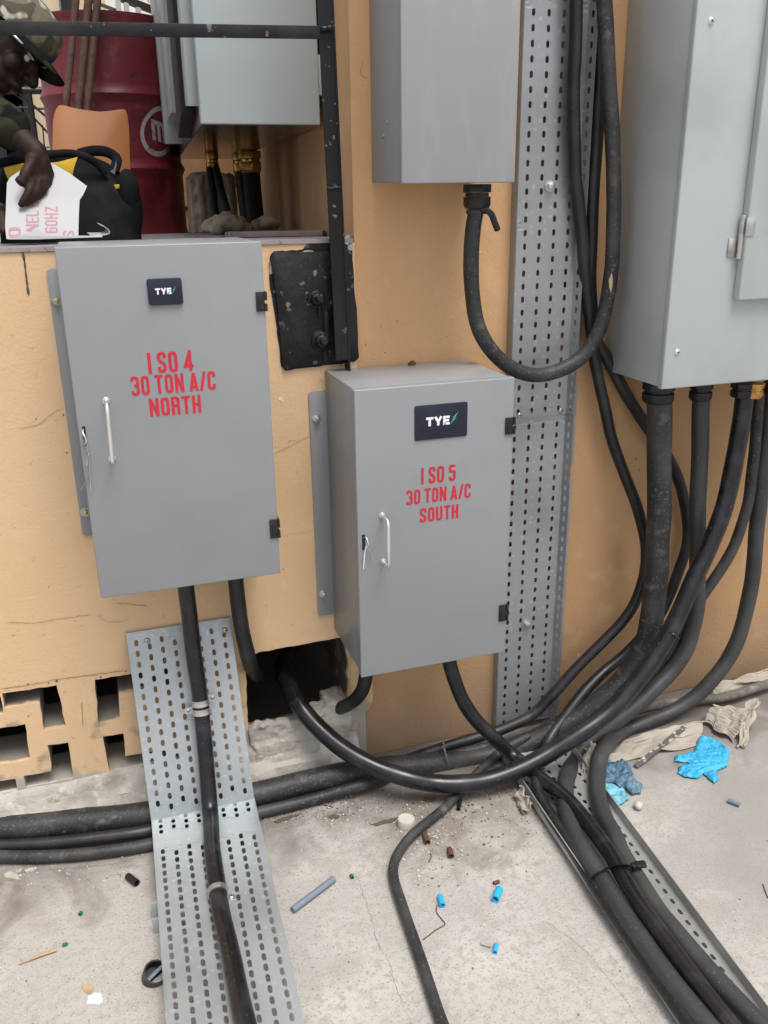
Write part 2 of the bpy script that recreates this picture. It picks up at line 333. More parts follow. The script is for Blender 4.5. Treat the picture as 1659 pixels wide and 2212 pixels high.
# ------------------------------------------------------------------ flat lettering from strokes
def rnd(pts, r, n=4):
    """rounds the inner corners of an open polyline"""
    out = [Vector(pts[0])]
    for i in range(1, len(pts)-1):
        a, b, c = Vector(pts[i-1]), Vector(pts[i]), Vector(pts[i+1])
        rr = min(r, (a-b).length*.49, (c-b).length*.49); p = b+(a-b).normalized()*rr; q = b+(c-b).normalized()*rr
        for k in range(n+1):
            t = k/n; out.append(p*(1-t)**2+b*2*t*(1-t)+q*t*t)
    out.append(Vector(pts[-1])); return out
def ring(L, B, R_, T, r, n=4):
    pts = [(L, (B+T)/2), (L, T), (R_, T), (R_, B), (L, B), (L, (B+T)/2)]
    return rnd(pts, r, n)
def glyph(ch, w, s):
    L, R_, B, T = s/2, w-s/2, s/2, 1-s/2; Mx = w/2; r = min(w*.42, .26); out = []
    if ch == 'I': return s, [[(s/2, 0), (s/2, 1)]]
    if ch in 'O0': return w, [ring(L, B, R_, T, r)]
    if ch == 'S': return w, [rnd([(R_, .70), (R_, T), (L, T), (L, .58), (R_, .42), (R_, B), (L, B), (L, .30)], r)]
    if ch == '3': return w, [rnd([(L, .74), (L, T), (R_, T), (R_, .52), (L+s*.7, .52)], r*.8), rnd([(L+s*.7, .52), (R_, .52), (R_, B), (L, B), (L, .26)], r*.8)]
    if ch == '4': return w*1.08, [[(R_-s*.3, 0), (R_-s*.3, 1)], [(R_-s*.3, .93), (L-s*.1, .24), (w*1.08, .24)]]
    if ch == '5': return w, [rnd([(R_+s*.3, T), (L, T), (L, .56), (R_, .60), (R_, B), (L, B), (L, .28)], r*.6)]
    if ch == '6': return w, [ring(L, B, R_, .58, r), rnd([(L, .35), (L, T), (R_, T), (R_, .74)], r)]
    if ch == 'T': return w, [[(Mx, 0), (Mx, T)], [(0, T), (w, T)]]
    if ch == 'N': return w*1.1, [[(L, 0), (L, 1)], [(w*1.1-s/2, 0), (w*1.1-s/2, 1)], [(L, .96), (w*1.1-s/2, .04)]]
    if ch == 'A': return w*1.1, [[(s*.42, 0), (w*.55, .97)], [(w*1.1-s*.42, 0), (w*.55, .97)], [(w*.25, .24), (w*.85, .24)]]
    if ch == '/': return w*.75, [[(s*.35, 0), (w*.75-s*.35, 1)]]
    if ch == 'C': return w, [rnd([(R_, .68), (R_, T), (L, T), (L, B), (R_, B), (R_, .32)], r)]
    if ch == 'R': return w, [[(L, 0), (L, 1)], rnd([(L, T), (R_, T), (R_, .50), (L, .50)], r*.8), rnd([(Mx, .50), (R_-s*.05, .48), (R_, 0)], .12)]
    if ch == 'B': return w, [[(L, 0), (L, 1)], rnd([(L, T), (R_-s*.1, T), (R_-s*.1, .53), (L, .53)], r*.7), rnd([(L, .53), (R_, .53), (R_, B), (L, B)], r*.7)]
    if ch == 'H': return w, [[(L, 0), (L, 1)], [(R_, 0), (R_, 1)], [(L, .5), (R_, .5)]]
    if ch == 'U': return w, [rnd([(L, 1), (L, B), (R_, B), (R_, 1)], r)]
    if ch == 'E': return w*.9, [[(L, 0), (L, 1)], [(L, T), (w*.9, T)], [(L, .5), (w*.82, .5)], [(L, B), (w*.9, B)]]
    if ch == 'L': return w*.85, [[(L, 0), (L, 1)], [(L, B), (w*.85, B)]]
    if ch == 'Z': return w, [[(0, T), (R_, T), (L, B), (w, B)]]
    if ch == 'Y': return w*1.15, [[(w*.575, 0), (w*.575, .45)], [(s*.45, 1), (w*.575, .42)], [(w*1.15-s*.45, 1), (w*.575, .42)]]
    if ch == '1': return s*1.6, [[(s*1.1, 0), (s*1.1, 1)], [(s*1.1, .9), (0, .78)]]
    if ch == 'm': return w*1.7, [[(L, 0), (L, 1)], rnd([(L, .9), (w*.85, T), (w*.85, 0)], .1), rnd([(w*.85, .9), (w*1.7-s/2, T), (w*1.7-s/2, 0)], .1)]
    return w, []
def ribbon(mb, pts, s, place, k):
    """one stroke as a flat strip; k lifts each stroke a hair so crossings never share a plane"""
    P = [Vector((p[0], p[1])) for p in pts]; P = [p for i, p in enumerate(P) if i == 0 or (p-P[i-1]).length > 1e-4]
    n = len(P); closed = (P[0]-P[-1]).length < 1e-4; vs = []
    if closed: P = P[:-1]; n -= 1
    for i in range(n):
        a = P[i-1] if (i > 0 or closed) else None; c = P[(i+1) % n] if (i < n-1 or closed) else None
        d1 = (P[i]-a).normalized() if a is not None else None; d2 = (c-P[i]).normalized() if c is not None else None
        if d1 is None: d1 = d2
        if d2 is None: d2 = d1
        t = (d1+d2); t = t.normalized() if t.length > 1e-6 else d1
        nn = Vector((-t.y, t.x)); co = max(.55, nn.dot(Vector((-d1.y, d1.x))))
        vs += [P[i]+nn*s/2/co, P[i]-nn*s/2/co]
    m_ = n if closed else n-1
    mb.add([place(p.x, p.y, k) for p in vs], [(2*i, 2*i+1, (2*((i+1) % n))+1, 2*((i+1) % n)) for i in range(m_)])
def line_text(mb, txt, place, w=.44, s=.155, gap=.10, space=.20, fit=None):
    """place(x, y, k) maps text space (0..fit width, 0..1) to the world"""
    x = 0; todo = []
    for ch in txt:
        if ch == ' ': x += space; continue
        a, st = glyph(ch, w, s); todo.append((x, st)); x += a+gap
    tot = x-gap; sc = (fit/tot) if fit else 1; k = 0
    for x0, st in todo:
        for p in st:
            ribbon(mb, p, s, lambda a, b, kk: place((x0+a)*sc, b, kk), k); k = (k+1) % 3

# ------------------------------------------------------------------ perforated sheet
def perf(mb, width, length, cols, pitch, sw, sh, mapf, stagger=True, margin=0, end=.0):
    """sheet of width x length with columns of slots; mapf(s, t) -> 3D"""
    cw = (width-2*margin)/cols; slots = []
    if margin:
        for a, b in ((0, margin), (width-margin, width)):
            n = max(2, int(length/.05))
            for i in range(n): mb.add([mapf(x, length*t/n) for x, t in ((a, i), (b, i), (b, i+1), (a, i+1))], [(0, 1, 2, 3)])
    hole = []
    for k in range(5): a = math.pi*k/4; hole.append((math.cos(a)*sw/2, math.sin(a)*sw/2+(sh-sw)/2))
    for k in range(5): a = math.pi+math.pi*k/4; hole.append((math.cos(a)*sw/2, math.sin(a)*sw/2-(sh-sw)/2))
    for c in range(cols):
        a, b = margin+c*cw, margin+(c+1)*cw; t = end+(pitch*.5 if (stagger and c % 2) else 0)
        if t > 0: mb.add([mapf(x, y) for x, y in ((a, 0), (b, 0), (b, t), (a, t))], [(0, 1, 2, 3)])
        while t+pitch <= length-end:
            cx, cy = (a+b)/2, t+pitch/2; hw, hh = cw/2, pitch/2
            outer = [(hw, 0), (hw, hh), (0, hh), (-hw, hh), (-hw, 0), (-hw, 0), (-hw, -hh), (0, -hh), (hw, -hh), (hw, 0)]
            outer = [(hw, hh*.4), (hw, hh), (0, hh), (-hw, hh), (-hw, hh*.4), (-hw, -hh*.4), (-hw, -hh), (0, -hh), (hw, -hh), (hw, -hh*.4)]
            vs = [mapf(cx+p[0], cy+p[1]) for p in hole]+[mapf(cx+p[0], cy+p[1]) for p in outer]
            mb.add(vs, [(i, (i+1) % 10, 10+(i+1) % 10, 10+i) for i in range(10)])
            t += pitch
        if t < length-1e-5: mb.add([mapf(x, y) for x, y in ((a, t), (b, t), (b, length), (a, length))], [(0, 1, 2, 3)])
def sheet_obj(name, mb, m, parent, thick=.0016):
    me = bpy.data.meshes.new(name); me.from_pydata([tuple(p) for p in mb.v], [], mb.f)
    bm = bmesh.new(); bm.from_mesh(me); bmesh.ops.remove_doubles(bm, verts=bm.verts, dist=.00005); bm.to_mesh(me); bm.free()
    t = bpy.data.objects.new('tmp', me); COL.objects.link(t)
    s = t.modifiers.new('s', 'SOLIDIFY'); s.thickness = thick; s.offset = 0
    return link_mesh(name, bake(t), m, parent)

def bolt(parent, c, r, axis, m, name='bolt', stud=True, h=.006):
    """washer, hex nut and stud end as one fixing"""
    mb = MB(); mb.lathe([(r*1.5, 0), (r*1.5, h*.3), (r*1.1, h*.34)], c, axis, 20)
    ax = Vector(axis).normalized(); mb.lathe([(r, 0), (r, h*.9), (r*.8, h)], Vector(c)+ax*h*.3, axis, 6)
    if stud: mb.lathe([(r*.5, 0), (r*.5, h*.8), (r*.35, h)], Vector(c)+ax*h*1.2, axis, 12)
    return obj(name, mb, m, parent)
def screw(parent, c, r, axis, m, name='screw'):
    mb = MB(); ax = Vector(axis).normalized(); c = Vector(c)
    mb.lathe([(r, 0), (r*.95, r*.25), (r*.7, r*.5), (r*.3, r*.6)], c, axis, 18)
    o = obj(name, mb, m, parent)
    sl = MB(); e1 = ax.cross(Vector((0.3, 0, 1))).normalized(); e2 = ax.cross(e1)
    for e, f in ((e1, e2), (e2, e1)):
        sl.add([c+e*r*.6+f*r*.1+ax*r*.63, c+e*r*.6-f*r*.1+ax*r*.63, c-e*r*.6-f*r*.1+ax*r*.63, c-e*r*.6+f*r*.1+ax*r*.63], [(0, 1, 2, 3)])
        c = c+ax*.0001
    obj('slot', sl, M['seal'], o)
    return o
def gland(mb, c, r, h, seg=6, axis=(0, 0, -1)):
    mb.lathe([(r*1.18, 0), (r*1.18, h*.34)], c, axis, seg)
    ax = Vector(axis)
    mb.lathe([(r*.98, h*.345), (r*.98, h*.5)], c, axis, 20)
    mb.lathe([(r*1.15, h*.505), (r*1.15, h*.85), (r*1.0, h)], c, axis, seg)
    return mb
# ------------------------------------------------------------------ the setting
g = MB(); g.box(-40, 40, -30, 60, -.3, 0); obj('ground', g, M['concrete'], kind='structure', smooth=0)
SZ = lambda y: 1.2195-.025*y
p = MB(); p.prism([(0, -.003, SZ(0)), (0, 7, SZ(7)), (0, 7, SZ(7)-.008), (0, -.003, SZ(0)-.008)], (-4, 0, 0), (.519, 0, 0))
for x in (-3.2, -2.4, -1.6, -.8, .1): p.box(x-.002, x+.002, 0, 7, SZ(7)-.02, SZ(7)-.01)
obj('platform_floor', p, M['platform_tile'], kind='structure')

# low plastered wall with the breeze block openings and the knocked out hole
def cutter(pts, jit, n, y0=-.05, y1=.30, taper=0.0):
    out = []
    for i in range(len(pts)):
        a, b = Vector(pts[i]), Vector(pts[(i+1) % len(pts)]); k = max(1, int((b-a).length/n))
        for j in range(k):
            q = a+(b-a)*j/k; w = jit if j else jit*.5
            out.append((q.x+random.uniform(-w, w), 0, q.y+random.uniform(-w, w)))
    mb = MB(); mb.prism(out, (0, y0, 0), (0, y1, 0)); return mb
openings = [
    [(-.2565, .3070), (-.2565, .3428), (-.1505, .3405), (-.1440, .2386), (-.1886, .2383), (-.1880, .3075)],
    [(-.0738, .3391), (.080, .336), (.080, .296), (-.0286, .2961), (-.0335, .2339), (-.0788, .2322)],
    [(-.330, .2640), (-.2237, .2619), (-.2238, .1762), (-.330, .1756)],
    [(-.187, .2023), (-.1445, .1983), (-.1462, .106), (-.243, .106), (-.243, .138), (-.187, .136)],
    [(-.0732, .1984), (-.0309, .1958), (-.0323, .1378), (.080, .134), (.080, .104), (-.070, .106)],
    [(-.330, .135), (-.262, .135), (-.262, .104), (-.330, .104)]]
for k in (-1.05, -.70):
    openings += [[(a+k+.36, b) for a, b in o] for o in openings[1:2]]+[[(a+k+.36, b) for a, b in openings[4]]]
hole = [(.246, .336), (.30, .3385), (.36, .341), (.42, .343), (.474, .341), (.481, .30), (.484, .26), (.483, .20), (.480, .095), (.42, .092), (.36, .095), (.30, .092), (.2435, .095), (.2425, .23), (.244, .29)]
wall = MB(); wall.box(-4, .5235, 0, .11, 0, 1.2107)
me = bpy.data.meshes.new('low_wall'); me.from_pydata(wall.v, [], wall.f)
wt = bpy.data.objects.new('tmp_wall', me); COL.objects.link(wt)
bm = bmesh.new(); bm.from_mesh(me); bmesh.ops.recalc_face_normals(bm, faces=bm.faces); bm.to_mesh(me); bm.free()
cuts = []
for o_, j_ in [(o, .0014) for o in openings]+[(hole, .0026)]:
    c = cutter(o_, j_, .016); cm = bpy.data.meshes.new('cut'); cm.from_pydata([tuple(q) for q in c.v], [], c.f)
    bm = bmesh.new(); bm.from_mesh(cm); bmesh.ops.recalc_face_normals(bm, faces=bm.faces); bm.to_mesh(cm); bm.free()
    co = bpy.data.objects.new('tmp_cut', cm); COL.objects.link(co); cuts.append(co)
    b = wt.modifiers.new('b', 'BOOLEAN'); b.object = co; b.solver = 'EXACT'; b.operation = 'DIFFERENCE'
bv = wt.modifiers.new('v', 'BEVEL'); bv.width = .0025; bv.segments = 2; bv.limit_method = 'ANGLE'; bv.angle_limit = math.radians(60)
wme = bake(wt)
for c in cuts: bpy.data.objects.remove(c)
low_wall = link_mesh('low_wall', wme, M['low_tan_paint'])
tag(low_wall, 'low cream plastered wall with breeze block openings and a broken hole at its foot', 'wall')
def crack(parent, pts, w, m, y):
    """hairline crack or drip lying on the wall face"""
    P = [at(u, v, y=y) for u, v in pts]; P = spline(P, .006); mb = MB(); n = len(P); vs = []
    for i, q in enumerate(P):
        t = (P[min(i+1, n-1)]-P[max(i-1, 0)]).normalized(); nn = Vector((-t.z, 0, t.x)); k = w*random.uniform(.35, 1)*(1 if 0 < i < n-1 else .2)
        j = Vector((0, 0, random.uniform(-.0012, .0012)))
        vs += [q+nn*k+j, q-nn*k+j]
    mb.add(vs, [(2*i, 2*i+1, 2*i+3, 2*i+2) for i in range(n-1)]); return obj('crack', mb, m, parent, smooth=0)
mat('crack_line', (.34, .235, .135), .9); mat('drip_stain', (.10, .07, .06), .9); mat('crack_pale', (.62, .47, .30), .8)
for pts, w, mm in (([(0, 1488), (60, 1480), (128, 1467), (200, 1458), (276, 1448)], .0013, 'crack_line'),
                   ([(52, 556), (56, 592), (60, 625), (62, 638)], .0025, 'drip_stain'), ([(48, 540), (53, 566)], .0035, 'drip_stain'),
                   ([(38, 925), (80, 918), (110, 896), (138, 881)], .0007, 'crack_line'), ([(10, 1345), (80, 1345), (140, 1335), (200, 1328)], .0007, 'crack_line'),
                   ([(250, 1303), (290, 1306), (320, 1310)], .0008, 'crack_line'), ([(213, 1333), (240, 1345), (282, 1338)], .0006, 'crack_line'),
                   ([(594, 978), (625, 962), (650, 950), (668, 940)], .0014, 'crack_pale'), ([(622, 958), (630, 950), (645, 955)], .0009, 'crack_line'),
                   ([(608, 1158), (640, 1150), (676, 1148)], .0008, 'crack_pale'), ([(603, 1278), (620, 1285), (632, 1296)], .0007, 'crack_pale'),
                   ([(176, 1515), (178, 1545), (179, 1573)], .0013, 'crack_line'), ([(506, 1318), (530, 1314), (552, 1322)], .0008, 'crack_pale')):
    crack(low_wall, pts, w, M[mm], -.0012)
def mark(parent, u, v, r, m, y, k):
    random.seed(k); c = at(u, v, y=y); mb = MB(); pts = []
    for i in range(9): a_ = 2*math.pi*i/9; q = r*random.uniform(.45, 1.25); pts.append(c+Vector((math.cos(a_)*q*random.uniform(.8, 1.2), 0, math.sin(a_)*q)))
    mb.prism(pts, (0, 0, 0), (0, .002, 0)); obj('chip_mark', mb, M[m], parent, smooth=0)
mat('chip_white', (.72, .68, .60), .9); mat('chip_brown', (.16, .085, .05), .9)
for k, (u, v, r, m_) in enumerate(((606, 862, .004, 'chip_white'), (611, 868, .002, 'chip_white'), (431, 1354, .006, 'chip_brown'), (137, 896, .0018, 'chip_brown'), (144, 978, .0022, 'chip_brown'), (78, 905, .0012, 'chip_brown'), (28, 1373, .0016, 'chip_brown'),
        (94, 1372, .0012, 'chip_brown'), (176, 1352, .0012, 'chip_brown'), (31, 1140, .0012, 'chip_brown'), (105, 1268, .0010, 'chip_brown'), (217, 1463, .0022, 'chip_brown'), (8, 1630, .0014, 'chip_brown'), (62, 1547, .0014, 'chip_brown'), (640, 1020, .0012, 'chip_brown'), (612, 1230, .0012, 'chip_brown'), (60, 1478, .0026, 'chip_brown'), (122, 1471, .0034, 'chip_brown'), (105, 1476, .002, 'chip_brown'), (272, 1451, .002, 'chip_brown'))):
    mark(low_wall, u, v, r, m_, -.0009, k)
# the crumbling fillet at the wall's foot
def fillet(x0, x1, prof, amp, sd):
    mb = MB(); n = int((x1-x0)/.012); vs = []; m_ = len(prof)
    for i in range(n+1):
        x = x0+(x1-x0)*i/n
        for j, (y, z) in enumerate(prof):
            k = noise.noise(Vector((x*14+sd, j*1.3, 0)))*amp+noise.noise(Vector((x*60+sd, j*2.1, 3)))*amp*.4
            vs.append((x, y-(k if j else 0), z+k*.8 if 0 < j < m_-1 else z))
    mb.add(vs, [(i*m_+j, i*m_+j+1, (i+1)*m_+j+1, (i+1)*m_+j) for i in range(n) for j in range(m_-1)]); return mb
obj('ledge', fillet(-4, .50, [(.004, .108), (-.006, .098), (-.012, .085), (-.016, .066), (-.022, .058), (-.032, .05), (-.04, .028), (-.05, -.02)], .008, 1), M['rubble'], low_wall, smooth=50)
rb = MB()
random.seed(3)
rb.box(.2405, .487, -.006, .016, .05, .150); rb.box(.38, .487, -.004, .045, .05, .160); rb.box(.43, .487, .0, .075, .05, .172); rb.box(.25, .40, -.016, .0, .05, .105); rb.box(.40, .487, -.012, .0, .05, .128)
for i in range(8): rb.ball((random.uniform(.26, .48), random.uniform(-.006, .012), .146+.010*random.random()), random.uniform(.006, .011), 1.5, 1, .7, Matrix.Rotation(random.uniform(0, 3), 3, 'Z'), 8, 6)
remeshed('rubble', rb, M['rubble'], .0045, low_wall, 1, lambda c, n: c+n*(noise.noise(c*30)*.005+noise.noise(c*90)*.003))
# plaster strip right of the hole, at the joint with the tall wall
st = MB(); st.prism([(.490, 0, .36), (.5405, 0, .36), (.5415, 0, .175), (.539, 0, .155), (.527, 0, .135), (.508, 0, .140), (.489, 0, .150), (.487, 0, .2)], (0, -.006, 0), (0, .0095, 0))
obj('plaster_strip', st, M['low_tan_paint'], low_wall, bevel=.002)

base = MB(); base.box(-4, .519, .75, 7, 0, SZ(7)-.03); obj('platform_base', base, M['rubble'], kind='structure')
bl = MB(); fp = [(.5245, .010, 0), (5, .010, 0), (5, 7, 0), (.95, 7, 0), (.80, 3.5, 0), (.655, .675, 0), (.572, .66, 0)]
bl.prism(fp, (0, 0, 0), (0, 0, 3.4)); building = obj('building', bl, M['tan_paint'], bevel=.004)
tag(building, 'tall tan painted wall carrying the upper grey boxes and the long perforated tray', 'building')
for pts, w, mm in (([(785, 130), (779, 150), (782, 165), (797, 170)], .0008, 'crack_line'), ([(1440, 1500), (1560, 1480), (1650, 1462)], .002, 'crack_line')):
    crack(building, pts, w, M[mm], .0088)
for k, (u, v, r, m_) in enumerate(((858, 694, .0014, 'chip_brown'), (823, 705, .0010, 'chip_brown'), (790, 745, .0012, 'chip_brown'), (832, 762, .0014, 'chip_brown'), (1374, 992, .0022, 'chip_brown'), (1381, 1016, .0022, 'chip_brown'), (1363, 1222, .0025, 'crack_pale'), (1250, 1415, .003, 'crack_pale'), (1330, 985, .0022, 'crack_pale'), (1038, 545, .003, 'crack_pale'))):
    mark(building, u, v, r, m_, .0091, k+50)
rw = MB(); rw.box(at(388, 440, y=2.45).x, .9, 2.45, 2.6, .9, 1.75); rear = obj('rear_wall', rw, M['tan_paint'])
tag(rear, 'short tan wall in shade behind the red drum and the concrete block', 'wall')
kh = MB(); kh.lathe([(.012, 0), (.012, .004)], at(399, 451, y=2.449), (0, -1, 0)); obj('cable_hole', kh, M['seal'], rear)

# ------------------------------------------------------------------ grey boxes
def enclosure(label, x0, x1, z0, z1, d, yb, paint, group='grey wall boxes', name='electrical_box', door_t=.020, flange=None):
    t = thing(name, ((x0+x1)/2, yb-.02, z0), label, 'electrical box', group)
    b = MB(); b.box(x0+.0035, x1-.0035, -(d-door_t-.006), yb-.0005, z0+.0035, z1-.001); obj('body', b, M[paint], t, bevel=.0018)
    s = MB(); s.box(x0+.012, x1-.012, -(d-door_t-.0005), -(d-door_t-.0058), z0+.012, z1-.012); obj('seal', s, M['seal'], t)
    dr = MB(); dr.box(x0, x1, -d, -(d-door_t), z0, z1); door = obj('door', dr, M[paint], t, bevel=.0022, seg=3)
    if flange:
        for xa, xb in flange['x']:
            f = MB(); za, zb = flange['z']; r = .008; left = xa != 0; X0, X1 = (xa, x0+.006) if left else (x1-.006, xb)
            pts = []
            def corner(cx, cz, a0):
                for k in range(5): a = a0+math.pi/2*k/4; pts.append((cx+r*math.cos(a), 0, cz+r*math.sin(a)))
            if left:
                pts += [(X1, 0, za), (X1, 0, zb)]; corner(X0+r, zb-r, math.pi/2); corner(X0+r, za+r, math.pi)
            else:
                pts += [(X0, 0, zb), (X0, 0, za)]; corner(X1-r, za+r, -math.pi/2); corner(X1-r, zb-r, 0)
            f.prism(pts, (0, yb-.0045, 0), (0, yb-.001, 0)); fl = obj('mounting_flange', f, M[paint], t, bevel=.0006)
            if left:
                for bx, bz in flange['bolts']: bolt(fl, (bx, yb-.0045, bz), .0062, (0, -1, 0), M[flange['m']])
    return t, door
def handle(door, xa, za, xb, zb, d, r=.0033, out=.036):
    y = -d-out; P = [(xa, -d+.001, za), (xa, y+.010, za), (xa, y+.003, za-.003), (xa, y, za-.010), (xb, y, zb+.010), (xb, y+.003, zb+.003), (xb, y+.010, zb), (xb, -d+.001, zb)]
    mb = MB(); mb.tube(P, r, 12); h = obj('handle', mb, M['chrome'], door, smooth=60)
    for x, z in ((xa, za), (xb, zb)):
        c = MB(); c.lathe([(r*2, 0), (r*2, .0015), (r*1.3, .003)], (x, -d, z), (0, -1, 0), 14); obj('collar', c, M['zinc'], door)
def hinge(door, x0, x1, z0, z1, d):
    mb = MB(); zm = (z0+z1)/2
    mb.box(x0, x1-.003, -d-.0035, -d+.004, z0, z1); mb.box(x1-.003, x1+.002, -d-.005, -d+.018, z0, zm-.004); mb.box(x1-.003, x1+.002, -d-.005, -d+.018, zm+.002, z1)
    mb.box(x0+.004, x1-.006, -d-.005, -d-.0034, z0+.004, z0+.008); mb.box(x0+.004, x0+.007, -d-.005, -d-.0034, z0+.0081, z1-.008)
    obj('hinge', mb, M['black_plastic'], door, bevel=.0008)
def plate(t, x0, x1, z0, z1, d, tx, tz, bolt_pts, th=.0022):
    mb = MB(); r = .004; pts = []
    for cx, cz, a0 in ((x1-r, z1-r, 0), (x0+r, z1-r, math.pi/2), (x0+r, z0+r, math.pi), (x1-r, z0+r, -math.pi/2)):
        for k in range(5): a = a0+math.pi/2*k/4; pts.append((cx+r*math.cos(a), 0, cz+r*math.sin(a)))
    mb.prism(pts, (0, -d-th, 0), (0, -d+.0005, 0)); pl = obj('name_plate', mb, M['navy_plate'], t, bevel=.0006)
    w = MB(); line_text(w, 'TYE', lambda x, y, k: (tx[0]+x, -d-th-.0004-k*.00005, tz[0]+y*(tz[1]-tz[0])), w=.80, s=.27, gap=.07, fit=tx[1]-tx[0])
    obj('white_lettering', w, M['white_ink'], pl, smooth=0)
    b = MB(); y = -d-th-.0004
    (xa, za), (xb, zb) = bolt_pts; q = lambda s, n: (xa+(xb-xa)*s-(zb-za)*n, y, za+(zb-za)*s+(xb-xa)*n)
    b.add([q(0, 0), q(.60, -.11), q(.44, .05)], [(0, 1, 2)]); b.add([q(1, 0), q(.42, .13), q(.57, -.03)], [(0, 1, 2)])
    obj('lightning_mark', b, M['teal_ink'], pl, smooth=0)
def lettering(t, lines, d):
    mb = MB()
    for txt, xa, xb, za, zb in lines:
        line_text(mb, txt, lambda x, y, k: (xa+x, -d-.0005-k*.00005, za+y*(zb-za)), fit=xb-xa)
    obj('red_lettering', mb, M['red_vinyl'], t, smooth=0)
def lock(door, x0, x1, z0, z1, d):
    mb = MB(); mb.box(x0, x1, -d-.0008, -d+.001, z0, z1); lk = obj('lock_slot', mb, M['seal'], door)
    return lk

b1, d1 = enclosure('clean grey box with red lettering ending in NORTH', -.0351, .2951, .6194, 1.2282, .22, 0, 'grey_paint',
                   flange=dict(x=((-.0584, 0), (0, .318)), z=(.6646, 1.1811), bolts=((-.0478, 1.1244), (-.0476, .7153)), m='zinc_yellow'))
plate(b1, .1008, .1568, 1.1320, 1.1745, .22, (.1128, .1390), (1.1494, 1.1594), ((.1400, 1.1500), (.1467, 1.1618)), .005)
lettering(b1, (('I SO 4', .0894, .1652, 1.0188, 1.0545), ('30 TON A/C', .0580, .2003, .9832, 1.0162), ('NORTH', .0845, .1718, .9447, .9765)), .22)
handle(d1, .0150, .9785, .0135, .8775, .22)
for za, zb in ((1.1129, 1.1456), (.6938, .7305)): hinge(d1, .2795, .2965, za, zb, .22)
lk = lock(d1, -.0288, -.0235, .9054, .9382, .22)
def wire(name, parent, pts, r, m):
    mb = MB(); mb.tube(spline([at(*q[:2], y=q[2]) for q in pts], .003), r, 8); return obj(name, mb, m, parent, smooth=60)
wire('shackle', lk, [(180, 928, -.222), (179, 935, -.230), (184, 944, -.234), (186, 953, -.231), (183, 960, -.222)], .0014, M['chrome'])
wire('key_wire', lk, [(184, 950, -.234), (178, 962, -.229), (186, 975, -.228), (192, 1010, -.226), (190, 1032, -.226), (174, 1060, -.226)], .0009, M['bit_grey'])
wire('key_wire', lk, [(184, 952, -.232), (189, 965, -.227), (186, 995, -.226), (188, 1006, -.228), (191, 980, -.228), (194, 1020, -.226), (197, 1063, -.226)], .0008, M['zinc'])

b2, d2 = enclosure('smaller deep grey box with red lettering ending in SOUTH, over the broken hole', .4496, .7749, .3624, .9624, .2231, 0, 'grey_paint',
                   flange=dict(x=((.4159, 0), (0, .802)), z=(.4064, .9189), bolts=((.4305, .8633), (.4292, .4614)), m='zinc'))
plate(b2, .5672, .6757, .8555, .9232, .2231, (.5898, .6384), (.8820, .8995), ((.6392, .8815), (.6570, .9065)))
lettering(b2, (('I SO 5', .5810, .6535, .7665, .8000), ('30 TON A/C', .5500, .6862, .7270, .7570), ('SOUTH', .5782, .6602, .6870, .7168)), .2231)
handle(d2, .5000, .7130, .5003, .6155, .2231, out=.038)
for za, zb in ((.8499, .8836), (.4398, .4769)): hinge(d2, .7575, .7765, za, zb, .2231)
lk = lock(d2, .4580, .4645, .6460, .6775, .2231)
wire('shackle', lk, [(786, 1161, -.223), (791, 1162, -.232), (795, 1172, -.236), (794, 1181, -.234), (788, 1183, -.224)], .0014, M['chrome'])
wire('key_wire', lk, [(792, 1180, -.234), (788, 1192, -.230), (787, 1205, -.229), (785, 1229, -.226)], .0013, M['white_ink'])
wire('key_wire', lk, [(792, 1180, -.234), (798, 1188, -.232), (803, 1200, -.230), (804, 1209, -.228)], .0013, M['zinc'])

b3, d3 = enclosure('plain grey box on the tall wall left of the long tray', .5615, .7837, 1.3172, 1.95, .176, .01, 'dusty_grey_paint', door_t=.014)
for u, v in ((836, 264), (829, 294)):
    s = at(u, v, x=.565); c = MB(); c.lathe([(.0045, 0), (.004, .003)], (.565, s.y, s.z), (-1, 0, 0), 12); obj('rivet', c, M['grey_paint'], b3)
# the broad pale cabinet with an inner door
t4 = thing('electrical_box', (1.4, 0, .914), 'big pale grey box with screwed cover and inner door', 'electrical box', 'grey wall boxes')
x4, z4, dd4 = 1.1152, .9141, .2232
b = MB(); b.box(x4, 1.85, -dd4+.016, .0095, z4, 1.95); obj('body', b, M['pale_grey_paint'], t4, bevel=.002)
b = MB(); b.box(x4-.003, 1.853, -dd4, -dd4+.0155, z4-.003, 1.953); cov = obj('cover', b, M['pale_grey_paint'], t4, bevel=.003, seg=3)
for u, v in ((1536, 45), (1463, 761)):
    q = at(u, v, y=-dd4); screw(cov, q, .0065, (0, -1, 0), M['chrome'])
b = MB(); b.box(1.2625, 1.70, -dd4-.020, -dd4-.0005, 1.0868, 1.90); idoor = obj('inner_door', b, M['pale_grey_paint'], t4, bevel=.003, seg=3)
for zc in (1.210,):
    h = MB(); h.lathe([(.0055, -.042), (.0055, .042)], (1.2585, -dd4-.010, zc), (0, 0, 1), 14); h.box(1.2585, 1.280, -dd4-.0225, -dd4-.0195, zc+.002, zc+.038); h.box(1.236, 1.2585, -dd4-.004, -dd4-.0002, zc-.038, zc-.002)
    obj('hinge', h, M['zinc'], idoor, bevel=.0008)

# ------------------------------------------------------------------ perforated trays
TG = 'galvanized perforated cable trays'
